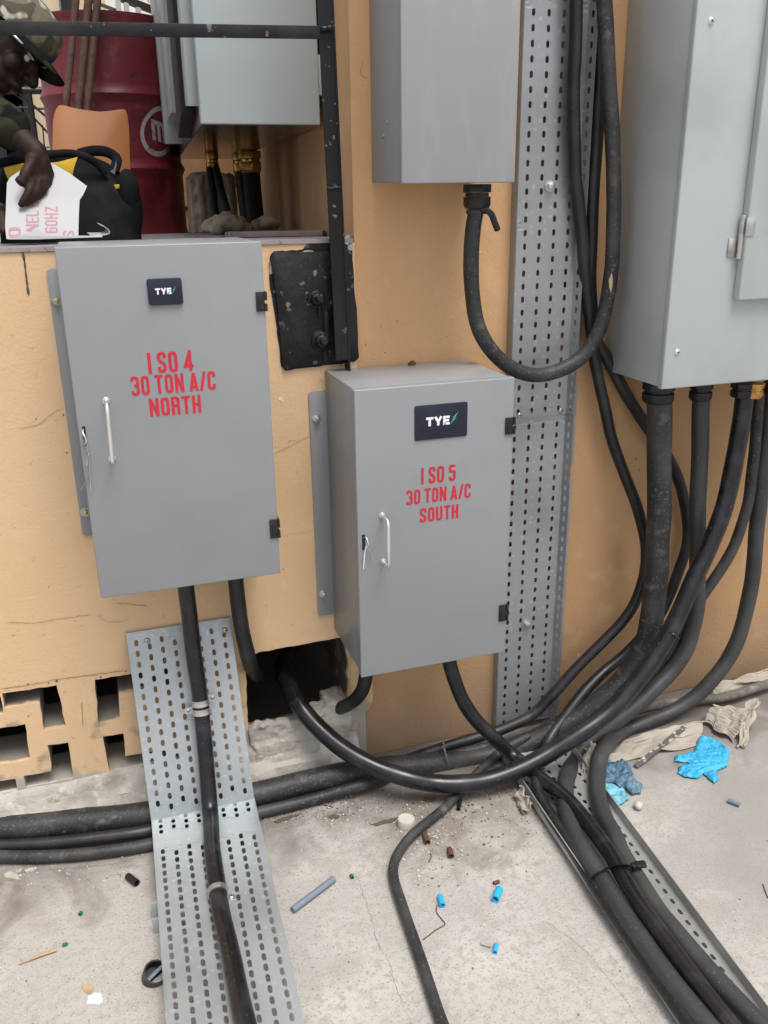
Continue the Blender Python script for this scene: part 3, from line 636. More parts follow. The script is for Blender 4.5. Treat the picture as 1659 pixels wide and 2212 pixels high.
# upper and lower tray on the tall wall
def wall_tray(z0, z1, ty, label, pitch, xl, xr, cols):
    t = thing('cable_tray', ((xl+xr)/2, ty, z0), label, 'cable tray', TG)
    mb = MB(); W_ = xr-xl
    perf(mb, W_, z1-z0, cols, pitch, .0072, .0135, lambda s, q: (xl+s, ty, z0+q), stagger=False, margin=.003)
    sheet_obj('tray_bed', mb, M['galvanized_wall'], t)
    f = MB(); perf(f, .026, z1-z0, 1, pitch, .007, .0135, lambda s, q: (xr+.0005+s*.35, ty+.0005+s*.0+ (0 if s < .013 else 0)-s*.86, z0+q), stagger=False, margin=.003)
    sheet_obj('side_flange', f, M['galvanized_wall'], t)
    f = MB(); f.box(xl-.001, xl+.0008, ty+.001, .0095, z0, z1); obj('back_flange', f, M['galvanized_wall'], t)
    return t
zj = at(1180, 885, y=-.015).z
ta = wall_tray(zj-.012, 2.1, -.0170, 'upper length of the long tray on the tall wall, its top out of frame', .0272, .8700, 1.010, 4)
tb = wall_tray(.020, zj+.0, -.0130, 'lower length of the long tray on the tall wall, ending behind floor cables', .0256, .8640, 1.012, 4)
q = at(1187, 402, y=-.018); bolt(ta, q, .0075, (0, -1, 0), M['zinc'], stud=False, h=.009)
q = at(1137, 1347, y=-.014); bolt(tb, q, .0075, (0, -1, 0), M['zinc'], stud=False, h=.009)
for u, v in ((1122, 897), (1211, 887)): screw(tb, at(u, v, y=-.0185), .006, (0, -1, 0), M['zinc'])
# bent flanges along the right edge
fl = MB()
for z0, z1 in ((.03, .66), (.70, .80), (.815, .885), (.96, 1.3), (1.32, 2.1)):
    fl.box(1.0125, 1.040, -.0128, -.0112, z0, z1)
obj('edge_strip', fl, M['galvanized_wall'], tb, bevel=.0005)

# tray that comes down the low wall and runs out across the floor
tl = thing('cable_tray', (.11, -.13, 0), 'bent tray dropping from under the NORTH box and out along the floor', 'cable tray', TG)
A0 = Vector((.0015, -.006, .4385)); A1 = Vector((.0050, -.130, .050)); W1, W2 = .2175, .2205
dn = (A1-A0); Ln = dn.length; dn /= Ln
up_n = Vector((0, -dn.z, dn.y)).normalized()*(-1 if (-dn.z) > 0 else 1)
mb = MB(); perf(mb, W1, Ln+.006, 8, .0232, .0080, .0140, lambda s, q: A0+dn*q+Vector((s+(q/Ln)*.0025*s/W1, 0, 0))+Vector((0, 0, .0)), margin=.004, end=.012)
sheet_obj('upper_sheet', mb, M['galvanized_floor'], tl)
back = Vector((0, .0, 0))
for xs in (0, W1):
    f = MB(); e0, e1 = A0+Vector((xs, 0, 0)), A1+Vector((xs, 0, 0)); inn = Vector((0, .020, .006))
    f.add([e0, e1, e1+inn, e0+Vector((0, .005, 0))], [(0, 1, 2, 3)]); sheet_obj('side_flange', f, M['galvanized_floor'], tl)
B0l = at(328, 1773, z=.052); B0r = at(549, 1722, z=.052); B1l = at(366, 2300, z=.052); B1r = at(676, 2300, z=.052)
Ltot = ((B1l-B0l).length+(B1r-B0r).length)/2+.25
def low_map(s, q):
    k = q/Ltot; e = 1.0+.25/(Ltot-.25); l_ = B0l+(B1l-B0l)*k*e; r_ = B0r+(B1r-B0r)*k*e
    return l_+(r_-l_)*(s/W2)
mb = MB(); perf(mb, W2, .055, 8, .0182, .0080, .0135, lambda s, q: low_map(s, q), margin=.004, stagger=True)
perf(mb, W2, Ltot-.10, 8, .0222, .0080, .0165, lambda s, q: low_map(s, q+.10), margin=.004)
mb.add([low_map(s, q) for s, q in ((0, .055), (W2, .055), (W2, .10), (0, .10))], [(0, 1, 2, 3)])
lower = sheet_obj('lower_sheet', mb, M['galvanized_floor'], tl)
for s_ in (0, W2):
    f = MB(); n = 20; vs = []
    for i in range(n+1): p = low_map(s_, Ltot*i/n); vs += [p+Vector((0, 0, .0)), p+Vector((.0, 0, -.016))]
    f.add(vs, [(2*i, 2*i+1, 2*i+3, 2*i+2) for i in range(n)]); sheet_obj('side_flange', f, M['galvanized_floor'], tl)
for u, v in ((318, 1384), (486, 1361)):
    k = (at(u, v, y=-.01).z-A1.z)/(A0.z-A1.z); y = A1.y+(A0.y-A1.y)*k; screw(tl, at(u, v, y=y-.001), .0062, (0, -1, .2), M['zinc'])
br = MB(); c = at(342, 1978, z=.02)
br.box(c.x-.012, c.x+.18, c.y-.022, c.y+.022, .0, .003); br.box(c.x-.012, c.x+.18, c.y-.022, c.y-.019, .0031, .0345); br.box(c.x-.012, c.x+.18, c.y+.019, c.y+.022, .0031, .0345)
brk = obj('tray_bracket', br, M['galvanized_floor'], bevel=.0006); tag(brk, 'short galvanized channel propping the bent tray off the floor', 'bracket')

# tray lying on the floor under the bundle of black cables
tf = thing('cable_tray', (.95, -.5, 0), 'dusty tray lying on the floor under the tied cable bundle', 'cable tray', TG)
zf = .012
Fl0, Fl1 = at(1080, 1632, z=zf), at(1466, 2212, z=zf); Fr0, Fr1 = at(1222, 1606, z=zf), at(1668, 2212, z=zf)
Lf = (Fl1-Fl0).length; Wf = .17; ext = 1.0; Lt = Lf*1.75
def fmap(s, q):
    k = q/Lf*ext; l_ = Fl0+(Fl1-Fl0)*k; r_ = Fr0+(Fr1-Fr0)*k; return l_+(r_-l_)*(s/Wf)
mb = MB(); perf(mb, Wf, Lt, 5, .026, .0075, .0135, fmap, margin=.003); sheet_obj('tray_bed', mb, M['galvanized_old'], tf)
for s_, hh in ((0, .026), (Wf, .022)):
    f = MB(); n = 24; vs = []
    for i in range(n+1): p = fmap(s_, Lt*i/n); vs += [p, p+Vector((0, 0, hh))]
    f.add(vs, [(2*i, 2*i+1, 2*i+3, 2*i+2) for i in range(n)]); sheet_obj('side_flange', f, M['galvanized_old'], tf)

# ------------------------------------------------------------------ cables
CG = 'black power cables'
def path(pts):
    """pts: (u, v) or (u, v, y) or (u, v, 'z', height): pixels of the centre line with a measured distance; gaps are filled in between"""
    ys = []
    for p in pts: ys.append(at(p[0], p[1], z=p[3]).y if len(p) == 4 else p[2] if len(p) == 3 else None)
    idx = [i for i, y in enumerate(ys) if y is not None]; out = []
    for i, p in enumerate(pts):
        if ys[i] is None:
            a = max([j for j in idx if j < i], default=idx[0]); b = min([j for j in idx if j > i], default=idx[-1])
            ys[i] = ys[a] if a == b else ys[a]+(ys[b]-ys[a])*(i-a)/(b-a)
        out.append(at(p[0], p[1], y=ys[i]))
    return out
DBG = []
def cable(label, pts, wpx, m, name='power_cable', cat='cable', group=CG, seg=16, r=None):
    P = path(pts); q = P[len(P)//2]; r = r or wpx/2/pxm(q); S = spline(P, .012); sd_ = len(DBG)*7.3
    S = [p_+Vector((noise.noise(p_*9+Vector((sd_, 0, 0))), noise.noise(p_*9+Vector((0, sd_, 0))), 0))*.0022 for p_ in S]
    mb = MB(); mb.tube(S, [r*(1+.035*noise.noise(p_*16+Vector((0, 0, sd_)))) for p_ in S], seg); o = obj(name, mb, M[m], smooth=60); tag(o, label, cat, group)
    DBG.append((label[:40], round(r, 4), round(min(p.z for p in S), 3), round(max(p.y for p in S), 3))); return o, S, r

# 1 the U loop from the box left of the tray
o, S, r = cable('thick dusty cable hanging in a U loop under the box left of the tray', [(1031, 425, -.075), (1030, 450), (1024, 480), (1019, 530), (1018, 590), (1021, 640), (1028, 690), (1043, 730), (1068, 765), (1100, 792), (1135, 807),
    (1172, 810), (1216, 797), (1253, 774), (1283, 737), (1303, 687), (1314, 630), (1320, 586), (1323, 553), (1326, 430), (1323, 300), (1315, 170), (1305, 0, -.075), (1300, -160, -.075)], 31, 'rubber_dusty')
gb = MB(); gland(gb, at(1031, 398, y=-.075), .0235, .045); gl = obj('cable_gland', gb, M['black_plastic'], o, bevel=.001)
gr_ = MB(); gr_.tube(spline([at(*p) for p in []], .01) if False else spline([at(1040, 452, y=-.095), at(1052, 455, y=-.10), at(1062, 464, y=-.10), at(1069, 482, y=-.10), at(1075, 497, y=-.098)], .004), [.0065]*40 if False else .0062, 10)
obj('cable_tail', gr_, M['black_plastic'], o, smooth=60)
rg = MB(); rg.lathe([(.0195, 0), (.0205, .003), (.0205, .006), (.0195, .009)], at(1029, 452, y=-.075), (0, 0, -1), 18); obj('ring', rg, M['rubber_dusty'], o)
# pale scuff on the loop
sc = MB(); pts = [at(u, v, y=-.0915) for u, v in ((1321, 590), (1323, 602), (1322, 620), (1319, 632), (1316, 622), (1315, 604))]
mat('scuff', (.42, .32, .22), .8); sc.prism(pts, (0, -.0012, 0), (0, .001, 0)); obj('scuff', sc, M['scuff'], o)
# 2 left one of the three, down the wall and along its foot
cable('cable running down the tray, bulging right, then left along the wall foot', [(1246, -150, -.045), (1245, 0, -.045), (1241, 150), (1240, 220), (1240, 290), (1242, 370), (1248, 433), (1258, 520), (1265, 600), (1274, 680), (1284, 770), (1296, 836, -.03), (1308, 890), (1323, 953), (1346, 1020),
    (1373, 1086, -.05), (1386, 1130), (1394, 1175), (1394, 1220), (1386, 1262), (1368, 1308, -.06), (1340, 1348), (1306, 1383), (1266, 1423), (1226, 1464), (1190, 1505, -.065), (1150, 1545), (1085, 1575, -.06), (1033, 1592), (960, 1614), (880, 1640, -.05), (800, 1662), (700, 1692), (553, 1716, -.045), (440, 1752, -.06),
    (327, 1792, 'z', .024), (200, 1812, 'z', .024), (100, 1822, 'z', .022), (0, 1826, 'z', .022), (-150, 1825, 'z', .022)], 23, 'rubber')
# 3 middle one, behind the others
cable('cable crossing behind the tray loop, bending under the pale box into the floor tray', [(1300, -150, -.03), (1299, 0, -.03), (1296, 165), (1290, 300), (1282, 400), (1276, 553), (1276, 620), (1281, 690), (1293, 745), (1306, 766, -.02), (1322, 796), (1346, 840), (1373, 883), (1400, 925), (1432, 972), (1453, 1010, -.02), (1470, 1050), (1482, 1100), (1486, 1150, -.02), (1481, 1190), (1464, 1238),
    (1444, 1290), (1420, 1335, -.035), (1373, 1390), (1339, 1423), (1306, 1450), (1273, 1483, -.08), (1239, 1523), (1208, 1564, -.11), (1185, 1600), (1170, 1636, -.15), (1160, 1675, 'z', .04), (1163, 1712, 'z', .035), (1185, 1755, 'z', .03), (1222, 1810, 'z', .03), (1262, 1875, 'z', .028), (1310, 1950, 'z', .028), (1370, 2040, 'z', .028), (1440, 2140, 'z', .028), (1530, 2270, 'z', .028), (1640, 2420, 'z', .028), (1820, 2650, 'z', .028)], 23, 'rubber')
# big conduit from the pale box
o, S, r = cable('thickest grey conduit under the pale box left end, curving to the wall foot', [(1424, 852, -.12), (1424, 960), (1423, 1106, -.12), (1420, 1200), (1414, 1290), (1405, 1350, -.13), (1393, 1395), (1370, 1440), (1336, 1482), (1300, 1515, -.12), (1245, 1552), (1165, 1596, -.10), (1104, 1620), (1026, 1640, -.085), (920, 1652), (830, 1660, -.08), (740, 1674, 'z', .032), (650, 1692, 'z', .03), (553, 1716, 'z', .028),
    (440, 1738, 'z', .028), (323, 1759, 'z', .028), (150, 1777, 'z', .03), (60, 1786, 'z', .031), (-140, 1800, 'z', .035)], 49, 'rubber_dusty', name='conduit', cat='conduit')
gb = MB(); gland(gb, at(1424, 826, y=-.12), .030, .045, seg=20); obj('cable_gland', gb, M['black_plastic'], o, bevel=.001)
cp = MB(); a, b_ = at(-40, 1795, z=.033), at(19, 1789, z=.032); cp.tube([a, a+(b_-a)*.5, b_], .0255, 20); obj('coupling', cp, M['zinc'], o, smooth=50)
o, S, r = cable('grey conduit second from the left under the pale box', [(1515, 850, -.12), (1512, 950), (1507, 1106, -.12), (1506, 1200), (1507, 1290, -.11), (1500, 1340), (1484, 1398), (1455, 1444, -.11), (1415, 1486), (1366, 1530, -.13), (1315, 1570), (1268, 1610, -.15), (1238, 1648, -.18), (1222, 1692, 'z', .036), (1222, 1742, 'z', .034), (1238, 1797, 'z', .034), (1279, 1868, 'z', .036), (1306, 1908, 'z', .034), (1346, 1976, 'z', .034), (1393, 2046, 'z', .034), (1446, 2119, 'z', .034), (1510, 2198, 'z', .034), (1570, 2270, 'z', .034), (1690, 2420, 'z', .034), (1890, 2650, 'z', .034)], 35, 'rubber_grey', name='conduit', cat='conduit')
gb = MB(); gland(gb, at(1516, 826, y=-.12), .022, .040, seg=20); obj('cable_gland', gb, M['black_plastic'], o, bevel=.001)
# the glossy one that swings across everything
o, S, r = cable('glossy thick cable sweeping from the pale box down into the broken hole', [(1609, 850, -.14), (1600, 920), (1585, 1003), (1564, 1095, -.17), (1533, 1180), (1499, 1253), (1466, 1326, -.20), (1426, 1400), (1374, 1474, -.22), (1315, 1538), (1248, 1588, -.235), (1186, 1628), (1123, 1661, -.235), (1060, 1684), (1000, 1693, -.225), (940, 1692), (880, 1680, -.19), (805, 1654), (742, 1618, -.11), (690, 1573), (650, 1528, -.02), (622, 1480, .05), (610, 1440, .11), (620, 1400, .20)], 39, 'rubber_new')
gb = MB(); gland(gb, at(1606, 826, y=-.14), .023, .034); obj('cable_gland', gb, M['black_plastic'], o, bevel=.001)
o, S, r = cable('thinner cable from the brass gland, passing behind the glossy one', [(1641, 850, -.13), (1634, 920), (1627, 1003), (1618, 1075), (1606, 1123, -.12), (1589, 1173), (1566, 1216), (1539, 1256), (1514, 1292, -.10), (1490, 1330), (1466, 1375, -.08), (1440, 1420), (1400, 1470, -.07), (1350, 1510), (1290, 1545, -.06), (1210, 1580), (1130, 1605, -.07), (1033, 1618, -.075), (960, 1637), (880, 1662, -.07), (800, 1690, 'z', .03), (690, 1722, 'z', .018), (553, 1757, 'z', .016), (440, 1790, 'z', .014), (327, 1823, 'z', .014), (200, 1843, 'z', .014), (100, 1850, 'z', .014), (0, 1850, 'z', .014), (-150, 1848, 'z', .014)], 22, 'rubber_dusty')
gb = MB(); gland(gb, at(1630, 827, y=-.15), .020, .034); obj('cable_gland', gb, M['brass'], o, bevel=.001)
o, S, r = cable('grey conduit nearest the right edge, lying over the floor tray', [(1674, 812, -.12), (1668, 860, -.12), (1655, 960, -.12), (1639, 1106), (1630, 1200), (1618, 1290, -.12), (1597, 1372), (1573, 1425), (1539, 1468, -.12), (1499, 1507), (1445, 1541, -.11), (1389, 1563), (1346, 1580, -.12), (1315, 1602), (1297, 1632, 'z', .045), (1290, 1666, 'z', .035), (1293, 1720, 'z', .03), (1304, 1764, 'z', .03), (1323, 1799, 'z', .03), (1339, 1836, 'z', .03), (1353, 1862, 'z', .03), (1383, 1909, 'z', .03), (1426, 1974, 'z', .03), (1489, 2050, 'z', .03), (1556, 2128, 'z', .03), (1640, 2212, 'z', .03), (1700, 2270, 'z', .03), (1840, 2420, 'z', .03), (2060, 2650, 'z', .03)], 34, 'rubber_grey', name='conduit', cat='conduit')
gb = MB(); gland(gb, at(1673, 824, y=-.12), .021, .034); obj('cable_gland', gb, M['black_plastic'], o, bevel=.001)
cable('thin muddy cable along the wall foot behind the cardboard', [(1760, 1440, 'z', .03), (1659, 1476, 'z', .03), (1610, 1492, 'z', .03), (1570, 1505, 'z', .025), (1500, 1512, 'z', .02), (1430, 1520, 'z', .012), (1330, 1545, 'z', .012)], 20, 'rubber_mud')
# SOUTH box
cable('black cable from under the SOUTH box, crossing into the floor tray', [(968, 1400, -.12), (971, 1432, -.125), (983, 1473), (1000, 1514), (1027, 1554, -.15), (1063, 1590), (1102, 1628, -.17), (1140, 1658, 'z', .045), (1173, 1685, 'z', .045), (1214, 1716, 'z', .045), (1249, 1752, 'z', .046), (1286, 1799, 'z', .050), (1319, 1846, 'z', .054), (1346, 1892, 'z', .056), (1386, 1959, 'z', .052), (1433, 2026, 'z', .046), (1489, 2102, 'z', .042), (1549, 2179, 'z', .04), (1620, 2265, 'z', .038), (1760, 2420, 'z', .036), (1970, 2650, 'z', .034)], 33, 'rubber_new')
cable('black cable curling from under the SOUTH box back into the hole', [(790, 1440, -.10), (790, 1462, -.10), (784, 1490, -.09), (767, 1513, -.06), (742, 1527, -.01), (712, 1533, .04), (680, 1540, .10), (650, 1540, .2)], 29, 'rubber')
# NORTH box
o1, S1, r1 = cable('straight black cable from the NORTH box down over the bent tray', [(401, 1255, -.105), (404, 1290, -.102), (414, 1375, -.088), (430, 1499, -.086), (441, 1600, -.111), (449, 1690, -.136), (454, 1755, 'z', .073), (459, 1830, 'z', .0705), (473, 1946, 'z', .0705), (490, 2026, 'z', .071), (508, 2110, 'z', .071), (532, 2212, 'z', .071), (550, 2300, 'z', .071), (580, 2450, 'z', .071), (610, 2560, 'z', .071)], 36, 'rubber_new', name='power_cable')
cable('short black cable from the NORTH box bending into the broken hole', [(508, 1240, -.06), (510, 1262, -.06), (515, 1306, -.055), (523, 1360, -.05), (533, 1402, -.04), (540, 1430, -.018), (547, 1450, .02), (553, 1458, .08), (556, 1456, .16)], 33, 'rubber')
# loose floor cable
cable('loose thin cable kinked on the open concrete toward the viewer', [(1140, 1590, -.10), (1085, 1622, 'z', .03), (1040, 1662, 'z', .02), (1000, 1704, 'z', .014), (960, 1746, 'z', .013), (920, 1779, 'z', .013), (886, 1809, 'z', .013), (862, 1840, 'z', .013), (850, 1868, 'z', .013), (851, 1900, 'z', .013), (870, 1960, 'z', .013), (894, 2028, 'z', .013), (920, 2105, 'z', .013), (946, 2186, 'z', .013), (970, 2260, 'z', .013), (1010, 2420, 'z', .013), (1065, 2700, 'z', .013)], 22, 'rubber_dusty')

# saddle clips on the straight cable
def saddle(u, v, y, tabs, label, two=False):
    c = min(S1, key=lambda p: (p-at(u, v, y=y)).length); i = S1.index(c); ax = (S1[min(i+1, len(S1)-1)]-S1[max(i-1, 0)]).normalized()
    t = thing('pipe_clamp', c, label, 'pipe clamp', 'silver pipe clamps')
    for k, off in enumerate((-.0095, .0095) if two else (0,)):
        mb = MB(); w = .0065; pr = [(r1+.0006, -w), (r1+.0026, -w), (r1+.0026, -w*.3), (r1+.0018, 0), (r1+.0026, w*.3), (r1+.0026, w), (r1+.0006, w)]
        mb.lathe(pr, c+ax*off, ax, 28, False); obj('strap', mb, M['zinc'], t, smooth=50)
    for s in tabs:
        side = ax.cross(Vector((0, -1, .3))).normalized()*(1 if s > 0 else -1); nrm = side.cross(ax).normalized()
        if nrm.y > 0 or (abs(nrm.y) < .3 and nrm.z < 0): nrm = -nrm
        b0 = c+side*(r1+.001)-nrm*(r1*.78)+ax*(.0095*s if two else 0)
        mb = MB(); F = Matrix((side, ax, nrm)).transposed()
        mb.prism([b0+F @ Vector(p) for p in ((-.004, -.007, 0), (.013, -.007, 0), (.017, -.004, 0), (.017, .004, 0), (.013, .007, 0), (-.004, .007, 0))], nrm*-.0006, nrm*.0012)
        tb_ = obj('tab', mb, M['zinc'], t); screw(t, b0+side*.0085+nrm*.0013, .0045, nrm, M['zinc'])
saddle(431, 1520, -.089, (-1, 1), 'double silver clamp holding the straight cable to the upper tray', True)
saddle(474, 1948, -.40, (-1,), 'single silver clamp holding the straight cable to the lower tray')
# cable ties
def tie(label, pts, w, m='black_plastic', head=None):
    P = spline([Vector(p) for p in pts], .004); mb = MB(); mb.tube(P, w*1.5, 8, flat=.32); o = obj('cable_tie', mb, M[m], smooth=50)
    tag(o, label, 'cable tie', 'black cable ties')
    if head:
        h = MB(); c, ax = head; F = ax.to_track_quat('X', 'Z').to_matrix(); h.box(-.009, .009, -.006, .006, -.004, .006, Matrix.Translation(c) @ F.to_4x4()); h.box(-.004, .016, -.008, .008, -.003, .003, Matrix.Translation(c+ax*.004+Vector((0, 0, .004))) @ F.to_4x4())
        obj('tie_head', h, M[m], o, bevel=.001)
    return o
tie('thin black tie round the two big cables under the pale box', [at(1384, 1342, y=-.135), at(1386, 1338, y=-.158), at(1402, 1346, y=-.165), at(1425, 1356, y=-.175), at(1440, 1362, y=-.205), at(1455, 1368, y=-.228), at(1464, 1376, y=-.226), at(1466, 1380, y=-.20)], .0028)
tie('black tie with a square head round the bundle in the floor tray', [at(1283, 1905, z=.02), at(1282, 1894, z=.045), at(1292, 1886, z=.058), at(1312, 1876, z=.060), at(1326, 1871, z=.072), at(1340, 1868, z=.076), at(1354, 1869, z=.072), at(1366, 1873, z=.055), at(1376, 1876, z=.045)], .0034, head=(at(1373, 1872, z=.055), Vector((1, -.1, -.1))))

# ------------------------------------------------------------------ black steel post, rail and foot plate
t = thing('railing', (.475, -.03, .97), 'chipped black angle iron post and rail bolted to the low wall', 'railing')
mb = MB(); ln = lambda x0, x1, z0, y0, y1: mb.prism([(x0+(1.62-z0)*.020, 0, z0), (x1+(1.62-z0)*.020, 0, z0), (x1-.58*.020, 0, 2.2), (x0-.58*.020, 0, 2.2)], (0, y0, 0), (0, y1, 0)); ln(.4550, .4815, .985, -.036, -.0315); ln(.4815, .4855, .962, -.036, -.004); obj('post', mb, M['black_steel'], t, bevel=.0015)
mb = MB(); x0, x1, z0, z1 = -1.9, .4555, 1.5705-.0228*1.83, 1.5832
mb.prism([(x0, 0, z0-.021), (x1, 0, z1-.021), (x1, 0, z1), (x0, 0, z0)], (0, -.046, 0), (0, -.0415, 0)); mb.prism([(x0, 0, z0-.004), (x1, 0, z1-.004), (x1, 0, z1), (x0, 0, z0)], (0, -.0414, 0), (0, -.016, 0))
obj('rail', mb, M['black_steel'], t, bevel=.0012)
for u, v in ((700, 63), (712, 61)):
    mb = MB(); mb.ball(at(u, v, y=-.04), .007, 1.2, 1, .8); obj('weld', mb, M['black_steel'], t)
mb = MB(); mb.tube([(.4610+.0052*i, -.0355, 1.3125+.0012*math.sin(i*5)) for i in range(6)], .0036, 8); obj('weld', mb, M['black_steel'], t)
pl = MB(); pts = [at(u, v, y=-.004) for u, v in ((584, 560), (592, 545), (640, 545), (690, 543), (722, 542), (757, 540), (762, 600), (768, 690), (775, 773), (747, 780), (700, 788), (655, 790), (612, 797), (606, 740), (598, 660), (590, 600))]
pl.prism(pts, (0, -.004, 0), (0, .0035, 0)); plt_ = obj('foot_plate', pl, M['tar_paint'], t, bevel=.0015)
for u, v, s in ((683, 646, 1), (693, 736, 1.1)):
    c = at(u, v, y=-.009); mb = MB(); mb.lathe([(.019*s, 0), (.019*s, .004), (.014*s, .005), (.013*s, .014), (.009*s, .017)], c, (0, -1, 0), 7)
    mb.lathe([(.0075*s, .013), (.0075*s, .026), (.005*s, .028)], c, (.05, -1, .1), 10); obj('anchor_bolt', mb, M['tar_paint'], plt_, bevel=.002)
mb = MB(); mb.ball(at(706, 700, y=-.010), .012, .7, .4, 2.2); mb.ball(at(703, 770, y=-.010), .008, .8, .3, 1.6); mb.ball(at(690, 668, y=-.010), .010, .6, .4, 1.8)
obj('paint_drip', mb, M['tar_paint'], plt_)
mb = MB(); P = spline([at(720, 548, y=-.010), at(723, 565, y=-.012), at(718, 590, y=-.010)], .004); mb.tube(P, .004, 8, flat=.5); obj('mortar_scab', mb, M['slab_piece'], plt_)
tp = MB(); random.seed(5); ol = [(581, 600), (582, 556), (590, 544), (640, 540), (655, 537), (668, 524), (690, 519), (722, 514), (752, 509), (762, 513), (760, 540), (768, 640), (776, 772), (764, 782), (700, 790), (640, 796), (618, 801), (607, 790), (599, 720), (590, 660)]
P = []
for i in range(len(ol)):
    a, b_ = Vector(ol[i]), Vector(ol[(i+1) % len(ol)])
    for k in range(5):
        q = a+(b_-a)*k/5; P.append(at(q.x+random.uniform(-1.3, 1.3), q.y+random.uniform(-1.3, 1.3), y=-.001))
tp.prism(P, (0, -.0004, 0), (0, .0008, 0)); obj('tar_patch', tp, M['tar_paint'], low_wall)
for k, (u, v, w, h) in enumerate(((751, 520, 10, 12), (757, 534, 6, 10), (664, 545, 12, 5), (586, 580, 5, 14))):
    mb = MB(); pts = [at(u+w*math.cos(a)*random.uniform(.7, 1.2), v+h*math.sin(a)*random.uniform(.7, 1.2), y=-.002) for a in [i*math.pi/5 for i in range(10)]]
    mb.prism(pts, (0, -.0006, 0), (0, .0008, 0)); obj('bare_patch', mb, M['rubble'], low_wall)

# ------------------------------------------------------------------ on the platform: cabinet, drum, pipes
Zc = 1.4364
t = thing('electrical_cabinet', (.42, .9, Zc), 'deep grey cabinet with glossy underside and brass glands over the platform', 'electrical cabinet')
mb = MB(); fpc = [(.2655, .186), (.5035, .186), (.618, 1.90), (.398, 1.90)]
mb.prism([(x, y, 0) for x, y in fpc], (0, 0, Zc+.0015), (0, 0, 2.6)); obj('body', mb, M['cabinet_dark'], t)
mb = MB(); mb.prism([(x+(.001 if i in (0, 3) else -.001), y+.001*(1 if i < 2 else -1), 0) for i, (x, y) in enumerate(fpc)], (0, 0, Zc-.001), (0, 0, Zc+.0013)); obj('base_plate', mb, M['mirror_metal'], t)
mb = MB(); mb.box(.2620, .5050, .165, .1855, Zc, 2.6); dr = obj('door', mb, M['cabinet_paint'], t, bevel=.002, seg=3)
mb = MB(); mb.box(.5052, .5135, .168, .195, 1.492, 1.567); obj('hinge', mb, M['cabinet_paint'], dr, bevel=.0015)
def side(name, m, y0, y1, uL, uR, z0, z1):
    """a strip standing proud of the skewed left side, its front edge at y0"""
    xa, xb = at(uL, 235, y=y0).x, at(uR, 235, y=y0).x
    mb = MB(); sl = .0773*(y1-y0); A = [(xa, y0), (xb, y0), (xb+sl, y1), (xa+sl, y1)]; zb = [z0, z0, z1, z1]
    mb.add([(x, y, zb[i]) for i, (x, y) in enumerate(A)]+[(x, y, 2.6) for x, y in A], [(0, 1, 2, 3), (7, 6, 5, 4)]+[(i, 4+i, 4+(i+1) % 4, (i+1) % 4) for i in range(4)])
    return obj(name, mb, m, t, bevel=.001)
side('side_panel', M['cabinet_paint'], .21, .34, 407, 436, at(408, 229, y=.21).z, at(408, 229, y=.34).z)
side('seal', M['seal'], .345, .68, 391, 425, at(391, 243, y=.345).z, Zc+.003)
side('rear_frame', M['pale_grey_paint'], .72, 1.22, 369, 410, at(369, 243, y=.72).z, at(369, 262, y=1.22).z)
side('rear_side', M['cabinet_paint'], 1.23, 1.88, 354, 405, at(355, 311, y=1.23).z, at(355, 311, y=1.88).z)
def hexgland(u, v, y, r, h, label=None):
    c = at(u, v, y=y); c.z = Zc-.0012; mb = MB(); gland(mb, c, r, h); return obj('cable_gland', mb, M['brass'], t, bevel=.001), c
PC = []
for u, y, r, h in ((539, 1.25, .032, .066), (517, 1.46, .024, .06), (528, 1.62, .022, .06), (457, 1.33, .019, .062)):
    g_, c = hexgland(u, 330, y, r, h); PC.append((c, r, h))
def riser(label, c, h, r, base, m='rubber'):
    P = spline([c-Vector((0, 0, h*.8)), (c-Vector((0, 0, h)))*.65+base*.35, base*.7+(c-Vector((0, 0, h)))*.3, base], .02); mb = MB(); mb.tube(P, r, 16)
    tag(obj('power_cable', mb, M[m], smooth=60), label, 'cable', 'cables under the raised cabinet')
mat('riser_black', (.006, .006, .0065), .6); 
riser('thickest black cable dropping from the front brass gland to the platform', PC[0][0], PC[0][2], .029, Vector((PC[0][0].x+.012, 1.27, SZ(1.27)-.002)), 'riser_black')
riser('black cable dropping from the second brass gland, left of the thickest', PC[1][0], PC[1][2], .0225, Vector((PC[1][0].x+.008, 1.42, SZ(1.42)-.002)), 'riser_black')
riser('black cable dropping between two others behind the thickest', PC[2][0], PC[2][2], .021, Vector((PC[2][0].x+.008, 1.58, SZ(1.58)-.002)), 'riser_black')
c = PC[3][0]
riser('left thin black cable of the pair entering the foam lump', c+Vector((-.008, 0, 0)), PC[3][2], .0135, at(465, 478, y=1.0), 'riser_black')
riser('right thin black cable of the pair, slanting into the foam lump', c+Vector((.008, -.01, 0)), PC[3][2], .0135, at(493, 470, y=.98), 'riser_black')
# foam
mb = MB(); random.seed(11)
for u, v, y, r in ((458, 490, .92, .026), (480, 484, .92, .034), (505, 486, .92, .030), (528, 492, .93, .022), (490, 470, .95, .022), (467, 496, .88, .018), (515, 478, .95, .02), (446, 492, .92, .015), (470, 476, .95, .016), (500, 465, .97, .012)):
    mb.ball(at(u, v, y=y), r, 1.15, 1.0, .8)
tag(remeshed('foam_lump', mb, M['foam'], .006, None, 2, lambda c, n: c+n*(noise.noise(c*45)*.007+noise.noise(c*120)*.003)), 'lump of hardened pale foam round the foot of the thin cables', 'foam')
mb = MB(); mb.ball(at(575, 484, y=1.2), .035, 1.4, 1, .7); mb.ball(at(560, 490, y=1.2), .03, 1.3, 1, .6)
tag(remeshed('foam_lump', mb, M['foam'], .007, None, 2, lambda c, n: c+n*noise.noise(c*45)*.008), 'smaller shaded foam heap right of the thickest cable', 'foam')
